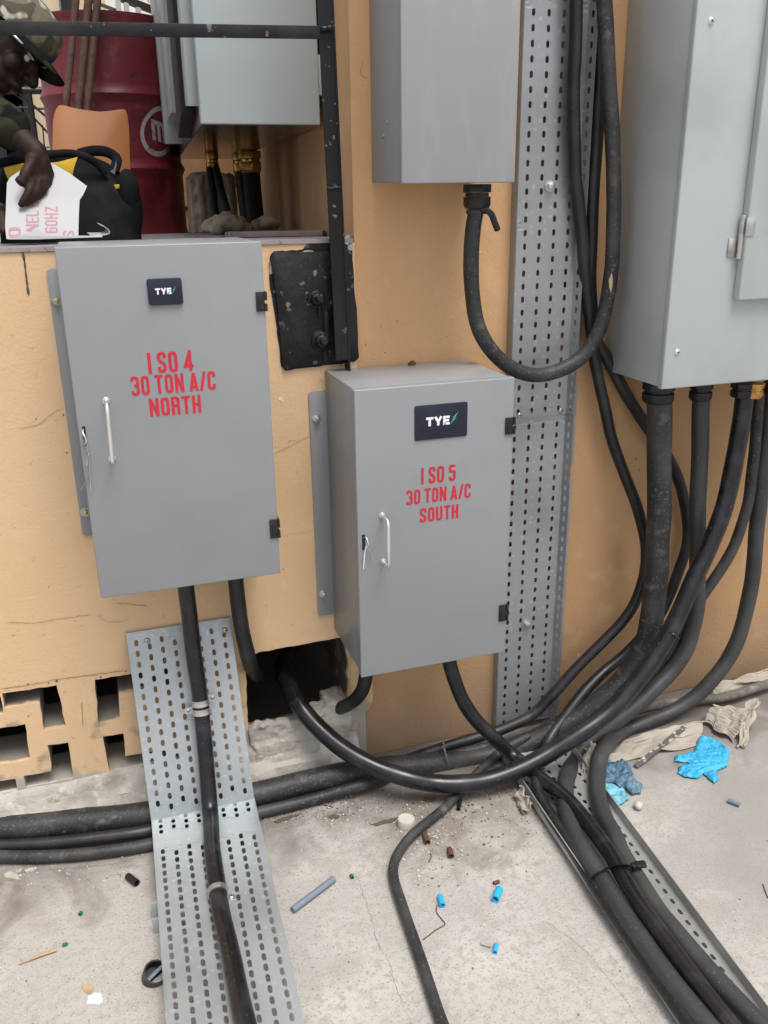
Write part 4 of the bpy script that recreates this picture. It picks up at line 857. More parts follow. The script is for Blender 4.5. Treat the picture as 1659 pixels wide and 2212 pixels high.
# concrete block
mb = MB(); A = at(411, 493, y=1.55); B = at(500, 372, y=1.55); zt = B.z; zb = SZ(1.5)
pts = [(A.x, zb), (A.x+.004, zt-.02), (A.x+.018, zt-.004), (A.x+.05, zt), (A.x+.16, zt-.006), (A.x+.165, zb)]
mb.prism([(x, 0, z) for x, z in pts], (0, 1.50, 0), (0, 1.60, 0))
for k in range(3): mb.prism([(A.x+.03+.05*k, 0, zb), (A.x+.03+.05*k, 0, zt-.012), (A.x+.05+.05*k, 0, zt-.012), (A.x+.05+.05*k, 0, zb)], (0, 1.490, 0), (0, 1.502, 0))
tag(remeshed('concrete_block', mb, M['old_block'], .006, None, 1, lambda c, n: c+n*noise.noise(c*60)*.005), 'upright weathered concrete block behind the thin cables', 'block')
# broken slabs lying on the platform
def slabpiece(label, pts, th):
    P = [at(u, v, z=SZ(.25)) for u, v in pts]
    mb = MB(); out = []
    random.seed(len(label))
    for i in range(len(P)):
        a, b_ = P[i], P[(i+1) % len(P)]
        for k in range(6):
            q = a+(b_-a)*k/6; out.append(Vector((q.x+random.uniform(-.002, .002), q.y+random.uniform(-.003, .003), SZ(q.y))))
    mb.prism(out, (0, 0, .0008), (0, 0, th)); tag(obj('tile_piece', mb, M['slab_piece'], bevel=.001), label, 'tile', 'broken tile pieces')
slabpiece('long broken tile piece lying nearest the post foot', [(486, 511.5), (505, 511), (600, 510.5), (697, 509), (697, 506), (560, 505), (500, 506)], .013)
slabpiece('shorter broken tile piece lying behind the long one', [(545, 505), (675, 502), (672, 498), (560, 500)], .012)
slabpiece('small dark flat chip left of the broken tiles', [(432, 510), (484, 509), (484, 506), (440, 506)], .004)
# drum
dc = Vector((.171, 1.75, SZ(1.75)-.005)); R_ = .222
t = thing('oil_drum', dc, 'dented red steel oil drum with a white oval emblem', 'drum')
H = .69; prof = [(R_*.96, .012), (R_*1.012, 0), (R_*1.012, .018), (R_, .024)]
for h0 in (.223, .452): prof += [(R_, h0-.022), (R_*1.03, h0-.010), (R_*1.05, h0), (R_*1.03, h0+.010), (R_, h0+.022)]
prof += [(R_, H-.02), (R_*1.012, H-.014), (R_*1.012, H), (R_*.965, H), (R_*.96, H-.016), (.05, H-.018)]
mb = MB(); fine = []
for (a, b_), (c_, d_) in zip(prof[:-1], prof[1:]):
    k = max(1, int(math.hypot(c_-a, d_-b_)/.012)); fine += [(a+(c_-a)*i/k, b_+(d_-b_)*i/k) for i in range(k)]
fine.append(prof[-1]); mb.lathe(fine, dc, seg=96)
def dent(p):
    q = Vector(p)-dc; a = math.atan2(q.x, -q.y); out = 0
    for a0, h0, s1, s2, dep in ((.55, .11, .25, .07, .016), (.75, .17, .10, .05, .012), (.2, .36, .3, .06, .006), (1.0, .33, .2, .1, .008), (.9, .08, .15, .03, .01)):
        out += dep*math.exp(-((a-a0)/s1)**2-((q.z-h0)/s2)**2)
    out += noise.noise(q*9)*.003
    d = Vector((q.x, q.y, 0)); rr = d.length
    if rr > .1: q = q-d/rr*out
    return dc+q
mb.v = [tuple(dent(p)) for p in mb.v]; body = obj('body', mb, M['drum_red'], t, smooth=40)
def onrum(phi, z, k=0):
    p = dc+Vector((R_*math.sin(phi), -R_*math.cos(phi), z)); p = dent(p); n = Vector((math.sin(phi), -math.cos(phi), 0)); return p+n*(.0012+k*.0003)
zL = at(333, 283, y=1.57).z-dc.z; ph0 = .70
mb = MB(); n = 48; vs = []
for i in range(n):
    a = 2*math.pi*i/n; c_, s_ = math.cos(a), math.sin(a)
    vs += [onrum(ph0+.36*c_, zL+.078*s_+.02*c_), onrum(ph0+.30*c_, zL+.062*s_+.016*c_)]
mb.add(vs, [(2*i, 2*i+1, (2*((i+1) % n))+1, 2*((i+1) % n)) for i in range(n)]); obj('white_oval', mb, M['drum_white'], t, smooth=60)
mb = MB(); line_text(mb, 'm', lambda x, y, k: onrum(ph0-.16+x*.26, zL-.028+y*.065-.012*x, k), w=.5, s=.2, fit=1.0)
for a0, a1 in ((.155, .195),):
    mb.add([onrum(ph0+a0, zL-.062), onrum(ph0+a1, zL-.06), onrum(ph0+a1, zL+.045), onrum(ph0+a0, zL+.045)], [(0, 1, 2, 3)])
obj('white_emblem', mb, M['drum_white'], t, smooth=0)
# rusty pipes leaning on the drum
for label, (u0, v0), (u1, v1), r in (('leftmost rusty steel pipe leaning against the red drum', (170, -60), (136, 300), .0105), ('middle rusty steel pipe with a pale scrape, against the drum', (197, -60), (163, 300), .0125), ('rightmost dark rusty pipe leaning against the red drum', (216, -60), (183, 300), .0115)):
    a, b_ = at(u0, v0, y=1.47), at(u1, v1, y=1.40); d = (b_-a); k = (SZ(1.36)-a.z)/d.z; b_ = a+d*k
    mb = MB(); mb.tube([a-d*.6, a, a+(b_-a)*.5, b_], r, 14); tag(obj('steel_pipe', mb, M['rust'], smooth=60), label, 'pipe', 'rusty pipes at the drum')
# orange brown board
yb_ = .95; P = [at(u, v, y=yb_+(500-v)*.0006) for u, v in ((110, 500), (112, 380), (114, 262), (117, 248), (121, 235), (128, 227), (140, 228), (160, 233), (185, 238), (215, 241), (240, 239), (258, 236), (270, 236), (275, 246), (279, 275), (283, 400), (284, 500))]
mb = MB(); mb.prism(P, (0, 0, 0), (0, .012, 0)); tag(obj('brown_board', mb, M['orange_board'], bevel=.0015), 'orange brown board with a hollowed top edge behind the black bag', 'board')
# steel post behind drum
mb = MB(); a = at(382, 490, y=2.1); mb.box(at(365, 440, y=2.1).x, at(397, 440, y=2.1).x, 2.06, 2.14, SZ(2.1)-.002, 1.7); tag(obj('steel_post', mb, M['cabinet_paint'], bevel=.002), 'plain grey steel post right of the drum, under the cabinet', 'post')
# ------------------------------------------------------------------ bag
t = thing('tool_bag', (-.01, .50, SZ(.5)), 'open black tool bag with yellow lining in front of the drum', 'bag')
rows = [(500, 0, 303), (480, -2, 306), (450, -6, 304), (430, -8, 300), (410, -8, 292), (390, -6, 275), (370, -2, 256), (352, 4, 232), (340, 12, 205), (330, 24, 180), (325, 50, 160)]
mb = MB(); n = 36; m_ = len(rows)
for i, (v, ua, ub) in enumerate(rows):
    k = i/(m_-1); yc = .50+.05*k; A = at(ua, v, y=yc); B = at(ub, v, y=yc); z = A.z if i else SZ(.5)+.001; hx = (B.x-A.x)/2; cx = (A.x+B.x)/2; hy = .095*(1-k)**.6+.022
    for j in range(n):
        a = 2*math.pi*j/n; c_, s_ = math.cos(a), math.sin(a); e = .6
        x = cx+hx*math.copysign(abs(c_)**e, c_); y = yc+hy*math.copysign(abs(s_)**e, s_)
        w = noise.noise(Vector((x*18, y*18, z*18)))*.008*(1 if 0 < i else 0); mb.v.append((x+w, y+w, z+w*.3))
mb.f += [(i*n+j, i*n+(j+1) % n, (i+1)*n+(j+1) % n, (i+1)*n+j) for i in range(m_-1) for j in range(n)]+[tuple(range(n))[::-1], tuple((m_-1)*n+j for j in range(n))]
obj('shell', mb, M['black_cloth'], t, smooth=60)
mb = MB(); mb.tube(spline([at(-20, 372, y=.42), at(2, 352, y=.41), at(40, 345, y=.41), at(95, 336, y=.41), at(140, 331, y=.41), at(175, 335, y=.42), at(205, 350, y=.43), at(228, 375, y=.44)], .01), .0085, 12); obj('top_rim', mb, M['black_cloth'], t, smooth=60)
mb = MB(); mb.tube(spline([at(170, 333, y=.50), at(200, 326, y=.50), at(230, 328, y=.50), at(250, 340, y=.50), at(252, 352, y=.49), at(244, 372, y=.47)], .008), .006, 10, flat=2.0); obj('carry_handle', mb, M['black_cloth'], t, smooth=60)
def patch(name, px, y, m, amp=.004, th=.003):
    P = [at(u, v, y=y+noise.noise(Vector((u*.05, v*.05, 1)))*amp) for u, v in px]; mb = MB(); mb.prism(P, (0, 0, 0), (0, th, 0)); return obj(name, mb, M[m], t, bevel=.001)
patch('lining', [(104, 352), (125, 350), (168, 339), (160, 362), (156, 384), (130, 372)], .398, 'yellow_lining')
patch('lining', [(8, 362), (30, 357), (50, 352), (55, 360), (40, 376), (18, 388), (12, 376)], .398, 'yellow_lining')
patch('lining', [(246, 399), (258, 398), (258, 406), (250, 408)], .415, 'yellow_lining')
mb = MB(); mb.ball(at(277, 410, y=.44), .045, .55, .5, 1.0); mb.ball(at(285, 450, y=.45), .04, .6, .6, 1.6); obj('side_pocket', mb, M['black_cloth'], t, smooth=60)
patch('label_flap', [(238, 370), (246, 365), (251, 345), (252, 358), (248, 378)], .452, 'bit_grey')

# ------------------------------------------------------------------ printed vinyl sheet
py_ = lambda v: .20+(516-v)*.00075
t = thing('vinyl_sheet', at(90, 516, y=.2), 'white printed vinyl sheet with pink capitals held against the bag', 'sheet')
ol = [(14, 516), (11, 490), (13, 440), (15, 395), (22, 383), (32, 376), (50, 364), (75, 355), (104, 349), (112, 352), (150, 374), (188, 402), (180, 420), (172, 432), (170, 470), (169, 512), (90, 514)]
mb = MB(); mb.prism([at(u, v, y=py_(v)) for u, v in ol], (0, 0, 0), (0, .0009, 0)); obj('sheet', mb, M['vinyl_white'], t, smooth=0)
mb = MB(); P = [(15, 517), (40, 509), (62, 503), (78, 494), (92, 500), (110, 508), (150, 509), (200, 509), (216, 505), (222, 512), (170, 514), (80, 517)]
mb.prism([at(u, v, y=.165+max(0, (512-v))*.001) for u, v in P], (0, 0, 0), (0, -.0009, 0)); obj('folded_edge', mb, M['vinyl_white'], t, smooth=0)
mb = MB(); L_ = [at(u, v, y=y) for u, v, y in ((196, 509, .17), (212, 509, .17), (226, 508, .17), (237, 504, .175), (234, 495, .18), (224, 489, .185), (218, 487, .19))]; S2 = spline(L_, .006); vs = []
for i, q in enumerate(S2): vs += [q+Vector((0, 0, 0)), q+Vector((-.006, .05, .004))]
mb.add(vs, [(2*i, 2*i+1, 2*i+3, 2*i+2) for i in range(len(S2)-1)]); sheet_obj('curled_corner', mb, M['vinyl_white'], t, .0009)
mb = MB()
def vt(txt, ur, ul, vb, vt_):
    line_text(mb, txt, lambda x, y, k: at(ur+(ul-ur)*y, vb+(vt_-vb)*x/(1), y=py_(vb+(vt_-vb)*x)-.0008-k*.0001), w=.5, s=.15, fit=1.0)
vt('60HZ', 125, 97, 503, 446); vt('NEL B', 84, 56, 499, 434); vt('0', 45, 18, 513, 491); vt('S', 160, 136, 513, 498)
obj('pink_lettering', mb, M['pink_ink'], t, smooth=0)

# ------------------------------------------------------------------ person bending over the sheet
t = thing('person', (-.45, .55, SZ(.55)), 'person in camouflage cap and dark sleeve bending to hold the printed sheet', 'person')
HC = at(8, 86, y=.46); eu = Vector((.70, .12, .70)).normalized(); ef = Vector((.66, -.30, -.69)); ef = (ef-eu*ef.dot(eu)).normalized(); er = ef.cross(eu).normalized()
FH = Matrix((er, ef, eu)).transposed()                # local x right, y forward, z up of the head
hp = lambda x, y, z: HC+FH @ Vector((x, y, z))
mb = MB()
def capsule(mb, a, b_, ra, rb_):
    P = [Vector(a)+(Vector(b_)-Vector(a))*i/6 for i in range(7)]; mb.tube(P, [ra+(rb_-ra)*i/6 for i in range(7)], 14); mb.ball(a, ra, seg=14, rings=8); mb.ball(b_, rb_, seg=14, rings=8)
mb.ball(HC, .079, .80, 1.02, 1.0, FH); mb.ball(hp(0, .022, -.048), .055, .88, .98, 1.0, FH)           # skull, jaw
mb.ball(hp(0, .050, -.080), .024, 1.1, .9, .8, FH); mb.ball(hp(0, .078, -.060), .019, 1.25, .7, .55, FH)  # chin, lips
capsule(mb, hp(0, .076, .005), hp(0, .096, -.030), .008, .0125); mb.ball(hp(0, .086, -.034), .013, 1.5, .8, .7, FH)   # nose
for s in (-1, 1):
    mb.ball(hp(s*.028, .066, .012), .016, 1.3, .6, .6, FH); mb.ball(hp(s*.036, .056, -.030), .022, 1, .8, 1, FH); mb.ball(hp(s*.066, -.006, -.015), .021, .35, .75, 1.2, FH)   # brow, cheek, ear
NB = hp(0, -.035, -.085); CH = Vector((-.34, .56, 1.52)); PV = Vector((-.66, .62, 1.42))
capsule(mb, NB, CH+Vector((.06, -.01, .06)), .042, .052); capsule(mb, CH, PV, .11, .10); mb.ball(CH, .12, 1.0, 1.25, .95)
SR = CH+Vector((.06, -.13, .03)); SL = CH+Vector((.06, .15, .03))
ER = at(-62, 205, y=.40); WR = at(80, 330, y=.315); capsule(mb, SR, ER, .046, .036); capsule(mb, ER, WR, .035, .0215)
EL = at(-120, 430, y=.44); WL = at(-30, 465, y=.30); capsule(mb, SL, EL, .044, .034); capsule(mb, EL, WL, .033, .021)
for s in (-1, 1):
    hip = PV+Vector((0, .08*s, -.02)); kn = Vector((-.42, .62+.10*s, SZ(.6)+.055)); ft = Vector((-.72, .62+.10*s, SZ(.6)+.04))
    capsule(mb, hip, kn, .075, .05); capsule(mb, kn, ft, .048, .032); capsule(mb, ft, ft+Vector((-.02, 0, -.012)), .03, .028)
def finger(mb, pts, r0, r1):
    P = [Vector(p) for p in pts]
    for i in range(len(P)-1):
        a = r0+(r1-r0)*i/(len(P)-1); b_ = r0+(r1-r0)*(i+1)/(len(P)-1); capsule(mb, P[i], P[i+1], a, b_)
# right hand: back of the hand towards the viewer, fingers curled down to the sheet, thumb out to the left
for u0, v0, u1, v1, y0 in ((88, 336, 106, 376, .300), (82, 338, 97, 388, .286), (76, 341, 84, 394, .276), (70, 344, 70, 392, .270)): capsule(mb, at(u0, v0, y=y0+.012), at(u1, v1, y=y0), .0150, .0108)
mb.ball(at(84, 362, y=.294), .027, .9, .7, 1.1)
finger(mb, [at(106, 376, y=.298), at(103, 396, y=.288), at(93, 411, y=.282), at(86, 417, y=.282)], .0098, .0070)
finger(mb, [at(97, 388, y=.282), at(93, 410, y=.268), at(80, 424, y=.262), at(70, 428, y=.262)], .0100, .0072)
finger(mb, [at(84, 394, y=.270), at(78, 416, y=.254), at(66, 432, y=.250), at(56, 437, y=.250)], .0100, .0072)
finger(mb, [at(70, 392, y=.264), at(64, 413, y=.248), at(53, 431, y=.243), at(46, 441, y=.242)], .0096, .0070)
finger(mb, [at(66, 356, y=.272), at(54, 376, y=.256), at(48, 394, y=.250), at(41, 389, y=.249)], .0118, .0080)
for u, v, y0 in ((106, 375, .291), (97, 387, .275), (84, 393, .263), (70, 391, .257)): mb.ball(at(u, v, y=y0), .0062)
# left hand flat on the platform at the sheet's edge
for k, (u1, v1) in enumerate(((4, 456), (8, 468), (9, 480), (6, 492))):
    capsule(mb, WL, at(u1-24, v1-2, y=.262-.006*k), .018, .011); finger(mb, [at(u1-24, v1-2, y=.262-.006*k), at(u1-8, v1+1, y=.250-.006*k), at(u1+2, v1+8, y=.244-.006*k)], .0095, .007)
finger(mb, [at(-28, 452, y=.27), at(-12, 446, y=.252), at(2, 446, y=.246)], .0105, .008)
bodyp = remeshed('body', mb, M['skin_dark'], .0034, t, 2)
# eyes
for s in (-1, 1):
    e = MB(); e.ball(hp(s*.027, .068, -.002), .0085); ey = obj('eye', e, M['eye_white'], t); e = MB(); e.ball(hp(s*.027, .0735, -.003), .0042); obj('iris', e, M['seal'], ey)
# hair below the cap
mb = MB(); mb.ball(hp(0, -.012, .004), .0805, .82, .98, .96, FH, 24, 16); mb.v = [p for p in mb.v]
me_v = [FH.transposed() @ (Vector(p)-HC) for p in mb.v]; keep = [i for i, p in enumerate(me_v) if p.y < .018 and p.z > -.03]
ks = set(keep); mb.f = [f for f in mb.f if all(i in ks for i in f)]; obj('hair', mb, M['black_cloth'], t)
# cap: crown and brim
mb = MB(); vs = []; n = 32; prof = [(1.0, .018), (1.03, .040), (1.0, .062), (.90, .082), (.70, .098), (.40, .107), (.04, .110)]
for r, z in prof:
    for j in range(n):
        a = 2*math.pi*j/n; f = 1+noise.noise(Vector((math.cos(a)*2, math.sin(a)*2, z*20)))*.03; vs.append(hp(.073*r*f*math.cos(a), .002+.090*r*f*math.sin(a), z))
mb.add(vs, [(i*n+j, i*n+(j+1) % n, (i+1)*n+(j+1) % n, (i+1)*n+j) for i in range(len(prof)-1) for j in range(n)]); cap = sheet_obj('cap', mb, M['camo_cap'], t, .004)
mb = MB(); vs = []; n = 20
for i in range(n+1):
    a = math.pi*(.08+.84*i/n); c_, s_ = math.cos(a), math.sin(a)
    for q, drop in ((1.0, 0), (1.3, .004), (1.62, .012)): vs.append(hp(.072*(1+(q-1)*.15)*c_, .088*q*s_ if s_ > 0 else 0, .024-drop-.022*c_*c_*(q-.9)))
mb.add(vs, [(i*3+j, i*3+j+1, (i+1)*3+j+1, (i+1)*3+j) for i in range(n) for j in range(2)]); sheet_obj('brim', mb, M['camo_dark'], cap, .004)
for ch in cap.children:
    for p in ch.data.polygons: p.use_smooth = True
# glasses temple seen at the cap's edge
mb = MB(); mb.tube(spline([hp(.070, -.02, -.004), hp(.074, .02, .004), hp(.070, .06, .004), hp(.04, .085, .0)], .006), .0028, 8); obj('glasses_arm', mb, M['zinc'], t, smooth=60)
# shirt sleeves, torso cloth and trousers
mb = MB(); capsule(mb, SR, ER, .056, .047); q = ER+(WR-ER)*.58; capsule(mb, ER, q, .047, .042); capsule(mb, SL, EL, .054, .045); capsule(mb, EL, EL+(WL-EL)*.4, .045, .040)
capsule(mb, CH, PV, .122, .108); mb.ball(CH, .128, 1.0, 1.25, .95)
remeshed('shirt', mb, M['camo_dark'], .006, t, 2, lambda c, n: c+n*(noise.noise(c*22)*.006+noise.noise(c*50)*.002))
mb = MB()
for s in (-1, 1):
    hip = PV+Vector((0, .08*s, -.02)); kn = Vector((-.42, .62+.10*s, SZ(.6)+.062)); ft = Vector((-.69, .62+.10*s, SZ(.6)+.045)); capsule(mb, hip, kn, .086, .060); capsule(mb, kn, ft, .056, .042)
mb.ball(PV, .118, 1, 1.1, 1); remeshed('trousers', mb, M['trousers'], .009, t, 2, lambda c, n: c+n*noise.noise(c*22)*.007)

# ------------------------------------------------------------------ beyond the platform
def slab_box(name, u0, u1, v0, v1, y, dep, m, label, cat, group=None):
    a, b_ = at(u0, v1, y=y), at(u1, v0, y=y); mb = MB(); mb.box(a.x, b_.x, y, y+dep, min(a.z, b_.z), max(a.z, b_.z)); return tag(obj(name, mb, M[m]), label, cat, group)
o = slab_box('far_building', -700, 620, -900, 470, 13, 3, 'white_facade', 'white far building bright behind the drum top', 'building')
o = slab_box('far_building', -500, 66, -500, 470, 8.0, 3, 'cream_facade', 'cream far building left behind the person', 'building')
for u in (16, 40, 58):
    mb = MB(); a, b_ = at(u-4, 470, y=8), at(u, 150, y=8); mb.box(a.x, b_.x, 7.93, 7.99, a.z, b_.z); obj('window_frame', mb, M['seal'], o)
mb = MB(); a, b_ = at(20, 470, y=8), at(36, 230, y=8); mb.box(a.x, b_.x, 7.96, 7.99, a.z, b_.z); obj('window', mb, M['orange_facade'], o)
o = slab_box('far_building', 95, 185, -400, 470, 10.5, 2, 'cream_facade', 'narrow cream far building with dark upright pipes', 'building')
for u, w, m_ in ((108, 4, 'seal'), (116, 9, 'black_plastic'), (128, 7, 'bit_grey'), (138, 9, 'bit_grey'), (146, 4, 'seal')):
    a, b_ = at(u-w/2, 470, y=10.45), at(u+w/2, -100, y=10.45); mb = MB(); mb.tube([((a.x+b_.x)/2, 10.42, a.z), ((a.x+b_.x)/2, 10.42, b_.z)], (b_.x-a.x)/2, 10); obj('pipe', mb, M[m_], o)
t = thing('canopy', at(290, 20, y=7), 'far canopy with dark sloping beam and corrugated sheets', 'canopy')
A, B = at(150, -42, y=7), at(420, 62, y=7); mb = MB(); n = B-A; up = Vector((0, 0, 1))
mb.prism([A, B, B+up*.055, A+up*.055], (0, 0, 0), (0, .08, 0)); obj('beam', mb, M['black_plastic'], t)
mb = MB(); k = 60; vs = []
for i in range(k+1):
    q = A+n*i/k; w = .012*math.sin(i*1.6); vs += [q+up*(.075+w), q+up*(.075+w)+Vector((0, 2.0, .9))]
mb.add(vs, [(2*i, 2*i+1, 2*i+3, 2*i+2) for i in range(k)]); sheet_obj('roof_sheet', mb, M['sheet_roof'], t, .004)
mb = MB(); mb.prism([A-up*.045, B-up*.045, B-up*.02, A-up*.02], (0, .3, 0), (0, .34, 0)); obj('lower_rail', mb, M['sheet_roof'], t)
for u in (258, 275, 300, 335):
    k_ = (at(u, 30, y=7).x-A.x)/n.x; q = A+n*k_; mb = MB(); mb.box(q.x-.02, q.x+.02, 7.0, 7.05, q.z-.11, q.z); obj('bracket', mb, M['cabinet_paint'], t)
t = thing('stair_railing', at(70, 300, y=4), 'black steel stair railing seen between the person and the drum', 'railing')
yq = 4.0
def bar(name, p, q, r, y=yq):
    mb = MB(); mb.tube([at(*p, y=y), at(*q, y=y)], r, 10); return obj(name, mb, M['black_plastic'], t, smooth=60)
bar('handrail', (-60, 194), (110, 196), .020); bar('post', (62, 200), (83, 345), .016); bar('post', (-30, 190), (-30, 345), .016); bar('rail', (38, 232), (112, 236), .006); bar('rail', (86, 318), (112, 318), .004)
bar('slope_rail', (40, 200), (120, 270), .007); bar('slope_rail', (60, 240), (120, 305), .006); bar('baluster', (44, 225), (58, 345), .004); bar('baluster', (92, 270), (98, 345), .004); bar('slope_rail', (20, 196), (100, 250), .004)
mb = MB(); a = at(-60, 345, y=yq); b_ = at(112, 345, y=yq); mb.box(a.x, b_.x, yq-.02, yq+.02, a.z-.6, a.z); obj('kerb', mb, M['black_plastic'], t)

# ------------------------------------------------------------------ litter on the floor
def onfloor(u, v, h=0): return at(u, v, z=h)
def tube_bit(label, p, q, wpx, m, hollow=True, cat='scrap', name='cable_scrap', group='cable scraps on the floor', seg=12):
    a = onfloor(*p); r = wpx/2/pxm(a); a = onfloor(*p, r); b_ = onfloor(*q, r); mb = MB(); d = b_-a; n = 5
    P = [a+d*i/n+Vector((0, 0, abs(noise.noise(a*90+Vector((i, 0, 0))))*r*.25)) for i in range(n+1)]
    if hollow:
        mb.tube(P, r, seg, caps=False); mb2 = MB(); mb2.tube(P, r*.72, seg, caps=False); mb.add(mb2.v, [f[::-1] for f in mb2.f])
        N = len(P)*seg
        for e in (0, (len(P)-1)*seg):
            for k in range(seg): mb.f.append((e+k, e+(k+1) % seg, N+e+(k+1) % seg, N+e+k))
    else: mb.tube(P, r, seg)
    return tag(obj(name, mb, M[m], smooth=50), label, cat, group)
tube_bit('straight grey cable offcut between the bent tray and the loose cable', (632, 1966), (721, 1899), 15, 'bit_grey', False)
tube_bit('short black sleeve lying left of the bent tray', (276, 1893), (296, 1908), 15, 'black_plastic')
tube_bit('dark brown curl touching the kink of the loose cable', (917, 1802), (924, 1820), 13, 'bit_brown')
tube_bit('dark brown sleeve right of the loose cable kink', (971, 1834), (975, 1850), 13, 'bit_brown')
tube_bit('small black tube just under the glossy cable', (994, 1728), (990, 1748), 9, 'black_plastic')
tube_bit('bright blue sleeve nearest the loose cable', (950, 1936), (956, 1956), 13, 'bit_blue')
tube_bit('bright blue sleeve farther right, nearest the floor tray', (1079, 1920), (1070, 1943), 17, 'bit_blue')
tube_bit('bright blue sleeve joined to a clear tube, lowest of the blue bits', (1072, 2040), (1069, 2058), 10, 'bit_blue')
tube_bit('clear plastic tube stub beside the lowest blue sleeve', (1040, 2038), (1062, 2044), 8, 'clear_plastic')
tube_bit('tiny brown tube above the right blue sleeve', (1066, 1908), (1078, 1904), 8, 'bit_brown')
tube_bit('grey offcut alone at right beyond the floor tray', (1573, 1729), (1598, 1739), 10, 'bit_grey', False)
for lab, p, q in (('green chip left of the tray, uppermost of the left pair', (172, 1976), (176, 1970)), ('green chip left of the tray, lower and wider of the pair', (135, 2042), (146, 2038)), ('green chip right of the grey offcut', (758, 1890), (762, 1896))):
    tube_bit(lab, p, q, 8, 'bit_green', seg=7)
# black ring with a sliver inside
c = onfloor(331, 2112); mb = MB(); ax = Vector((.25, -.35, .9)); mb.lathe([(.0205, 0), (.0215, .022), (.0185, .022), (.0175, .002), (.004, .0015)], c, ax, 28); rgo = obj('tube_cap', mb, M['black_plastic']); tag(rgo, 'black open ended cap leaning on the left edge of the bent tray', 'cap')
mb = MB(); e = c+ax.normalized()*.012; mb.tube([e+Vector((-.014, -.010, 0)), e+Vector((.014, .010, .004))], .004, 8, flat=.5); o = tag(obj('cable_scrap', mb, M['bit_grey']), 'grey split sliver lying inside the black cap', 'scrap', 'cable scraps on the floor')
c = onfloor(878, 1783); mb = MB(); mb.lathe([(.019, 0), (.0195, .014), (.018, .0185), (.016, .0192), (.0155, .018), (.002, .0175)], c, (0, .05, 1), 26); tag(obj('bottle_cap', mb, M['bit_white'], smooth=40), 'dusty white round cap beside the kinked loose cable', 'cap')
mb = MB(); a, b_ = onfloor(40, 2083, .003), onfloor(122, 2050, .004); mb.tube([a, a+(b_-a)*.5+Vector((0, 0, .001)), b_], [.0012, .0030, .0045], 7, flat=.6); tag(obj('wood_splinter', mb, M['wood']), 'pale wooden splinter on the concrete at lower left', 'splinter')
def flat_bit(name, label, px, h, m, cat, group=None, jit=1.2):
    random.seed(len(label)*7); out = []
    for i in range(len(px)):
        a, b_ = Vector(px[i]), Vector(px[(i+1) % len(px)])
        for k in range(4): q = a+(b_-a)*k/4; out.append(onfloor(q.x+random.uniform(-jit, jit), q.y+random.uniform(-jit, jit), .0006))
    mb = MB(); mb.prism(out, (0, 0, 0), (0, 0, h)); return tag(obj(name, mb, M[m]), label, cat, group)
flat_bit('paint_flake', 'white paint flake lying on the concrete at bottom left', [(188, 2168), (192, 2152), (205, 2146), (218, 2146), (222, 2160), (216, 2170)], .0015, 'white_facade', 'flake')
flat_bit('paint_flake', 'cream paint smear above the white flake', [(177, 2128), (198, 2124), (203, 2136), (192, 2150), (180, 2140)], .0006, 'wood', 'flake')
flat_bit('concrete_chip', 'large pale chip at the far left under the thin cables', [(12, 1893), (22, 1888), (43, 1896), (42, 1906), (12, 1902)], .008, 'rubble', 'chip', 'concrete chips by the left cables')
flat_bit('concrete_chip', 'small pale chip right of the large one under the cables', [(32, 1888), (48, 1880), (49, 1885), (36, 1893)], .006, 'rubble', 'chip', 'concrete chips by the left cables')
flat_bit('concrete_chip', 'thin pale chip, third from the left under the cables', [(53, 1882), (72, 1876), (73, 1881), (56, 1886)], .004, 'rubble', 'chip', 'concrete chips by the left cables')
mb = MB(); mb.ball(onfloor(1379, 1740, .010), .011, 1, .9, .9); tag(remeshed('foam_bit', mb, M['bit_white'], .003, None, 1, lambda c, n: c+n*noise.noise(c*150)*.002), 'small off white lump right of the pale blue glove', 'lump')
# dry leaves, twigs and flakes
lv = [('curled dry leaf against the cables right of the bent tray', [(592, 1776), (620, 1764), (650, 1758), (640, 1764), (600, 1779)]), ('dry leaf in the dirt left of the white cap', [(800, 1782), (830, 1772), (862, 1765), (850, 1776), (812, 1784)]),
      ('grey dead leaf just right of the dirt heap', [(708, 1763), (722, 1759), (735, 1763), (728, 1770), (712, 1768)]), ('pale leaf shred under the glossy cable, left of the loose one', [(915, 1724), (940, 1722), (938, 1733), (918, 1733)])]
for lab, px in lv: flat_bit('dry_leaf', lab, px, .0015, 'leaf', 'leaf', 'dry leaves on the floor')
for lab, P_ in (('thin curled wire below the nearest blue sleeve', [(944, 1955), (943, 1970), (956, 1988), (961, 1997), (940, 2010), (914, 2030)]), ('short twig by the brown sleeve right of the kink', [(928, 1842), (932, 1850), (926, 1862)]), ('thin hair of wire under the large pale chip shadow', [(1648, 1910), (1655, 1930), (1659, 1940)])):
    mb = MB(); mb.tube(spline([onfloor(u, v, .0015) for u, v in P_], .004), .0011, 6); tag(obj('twig', mb, M['leaf'], smooth=60), lab, 'twig', 'thin twigs and wires')
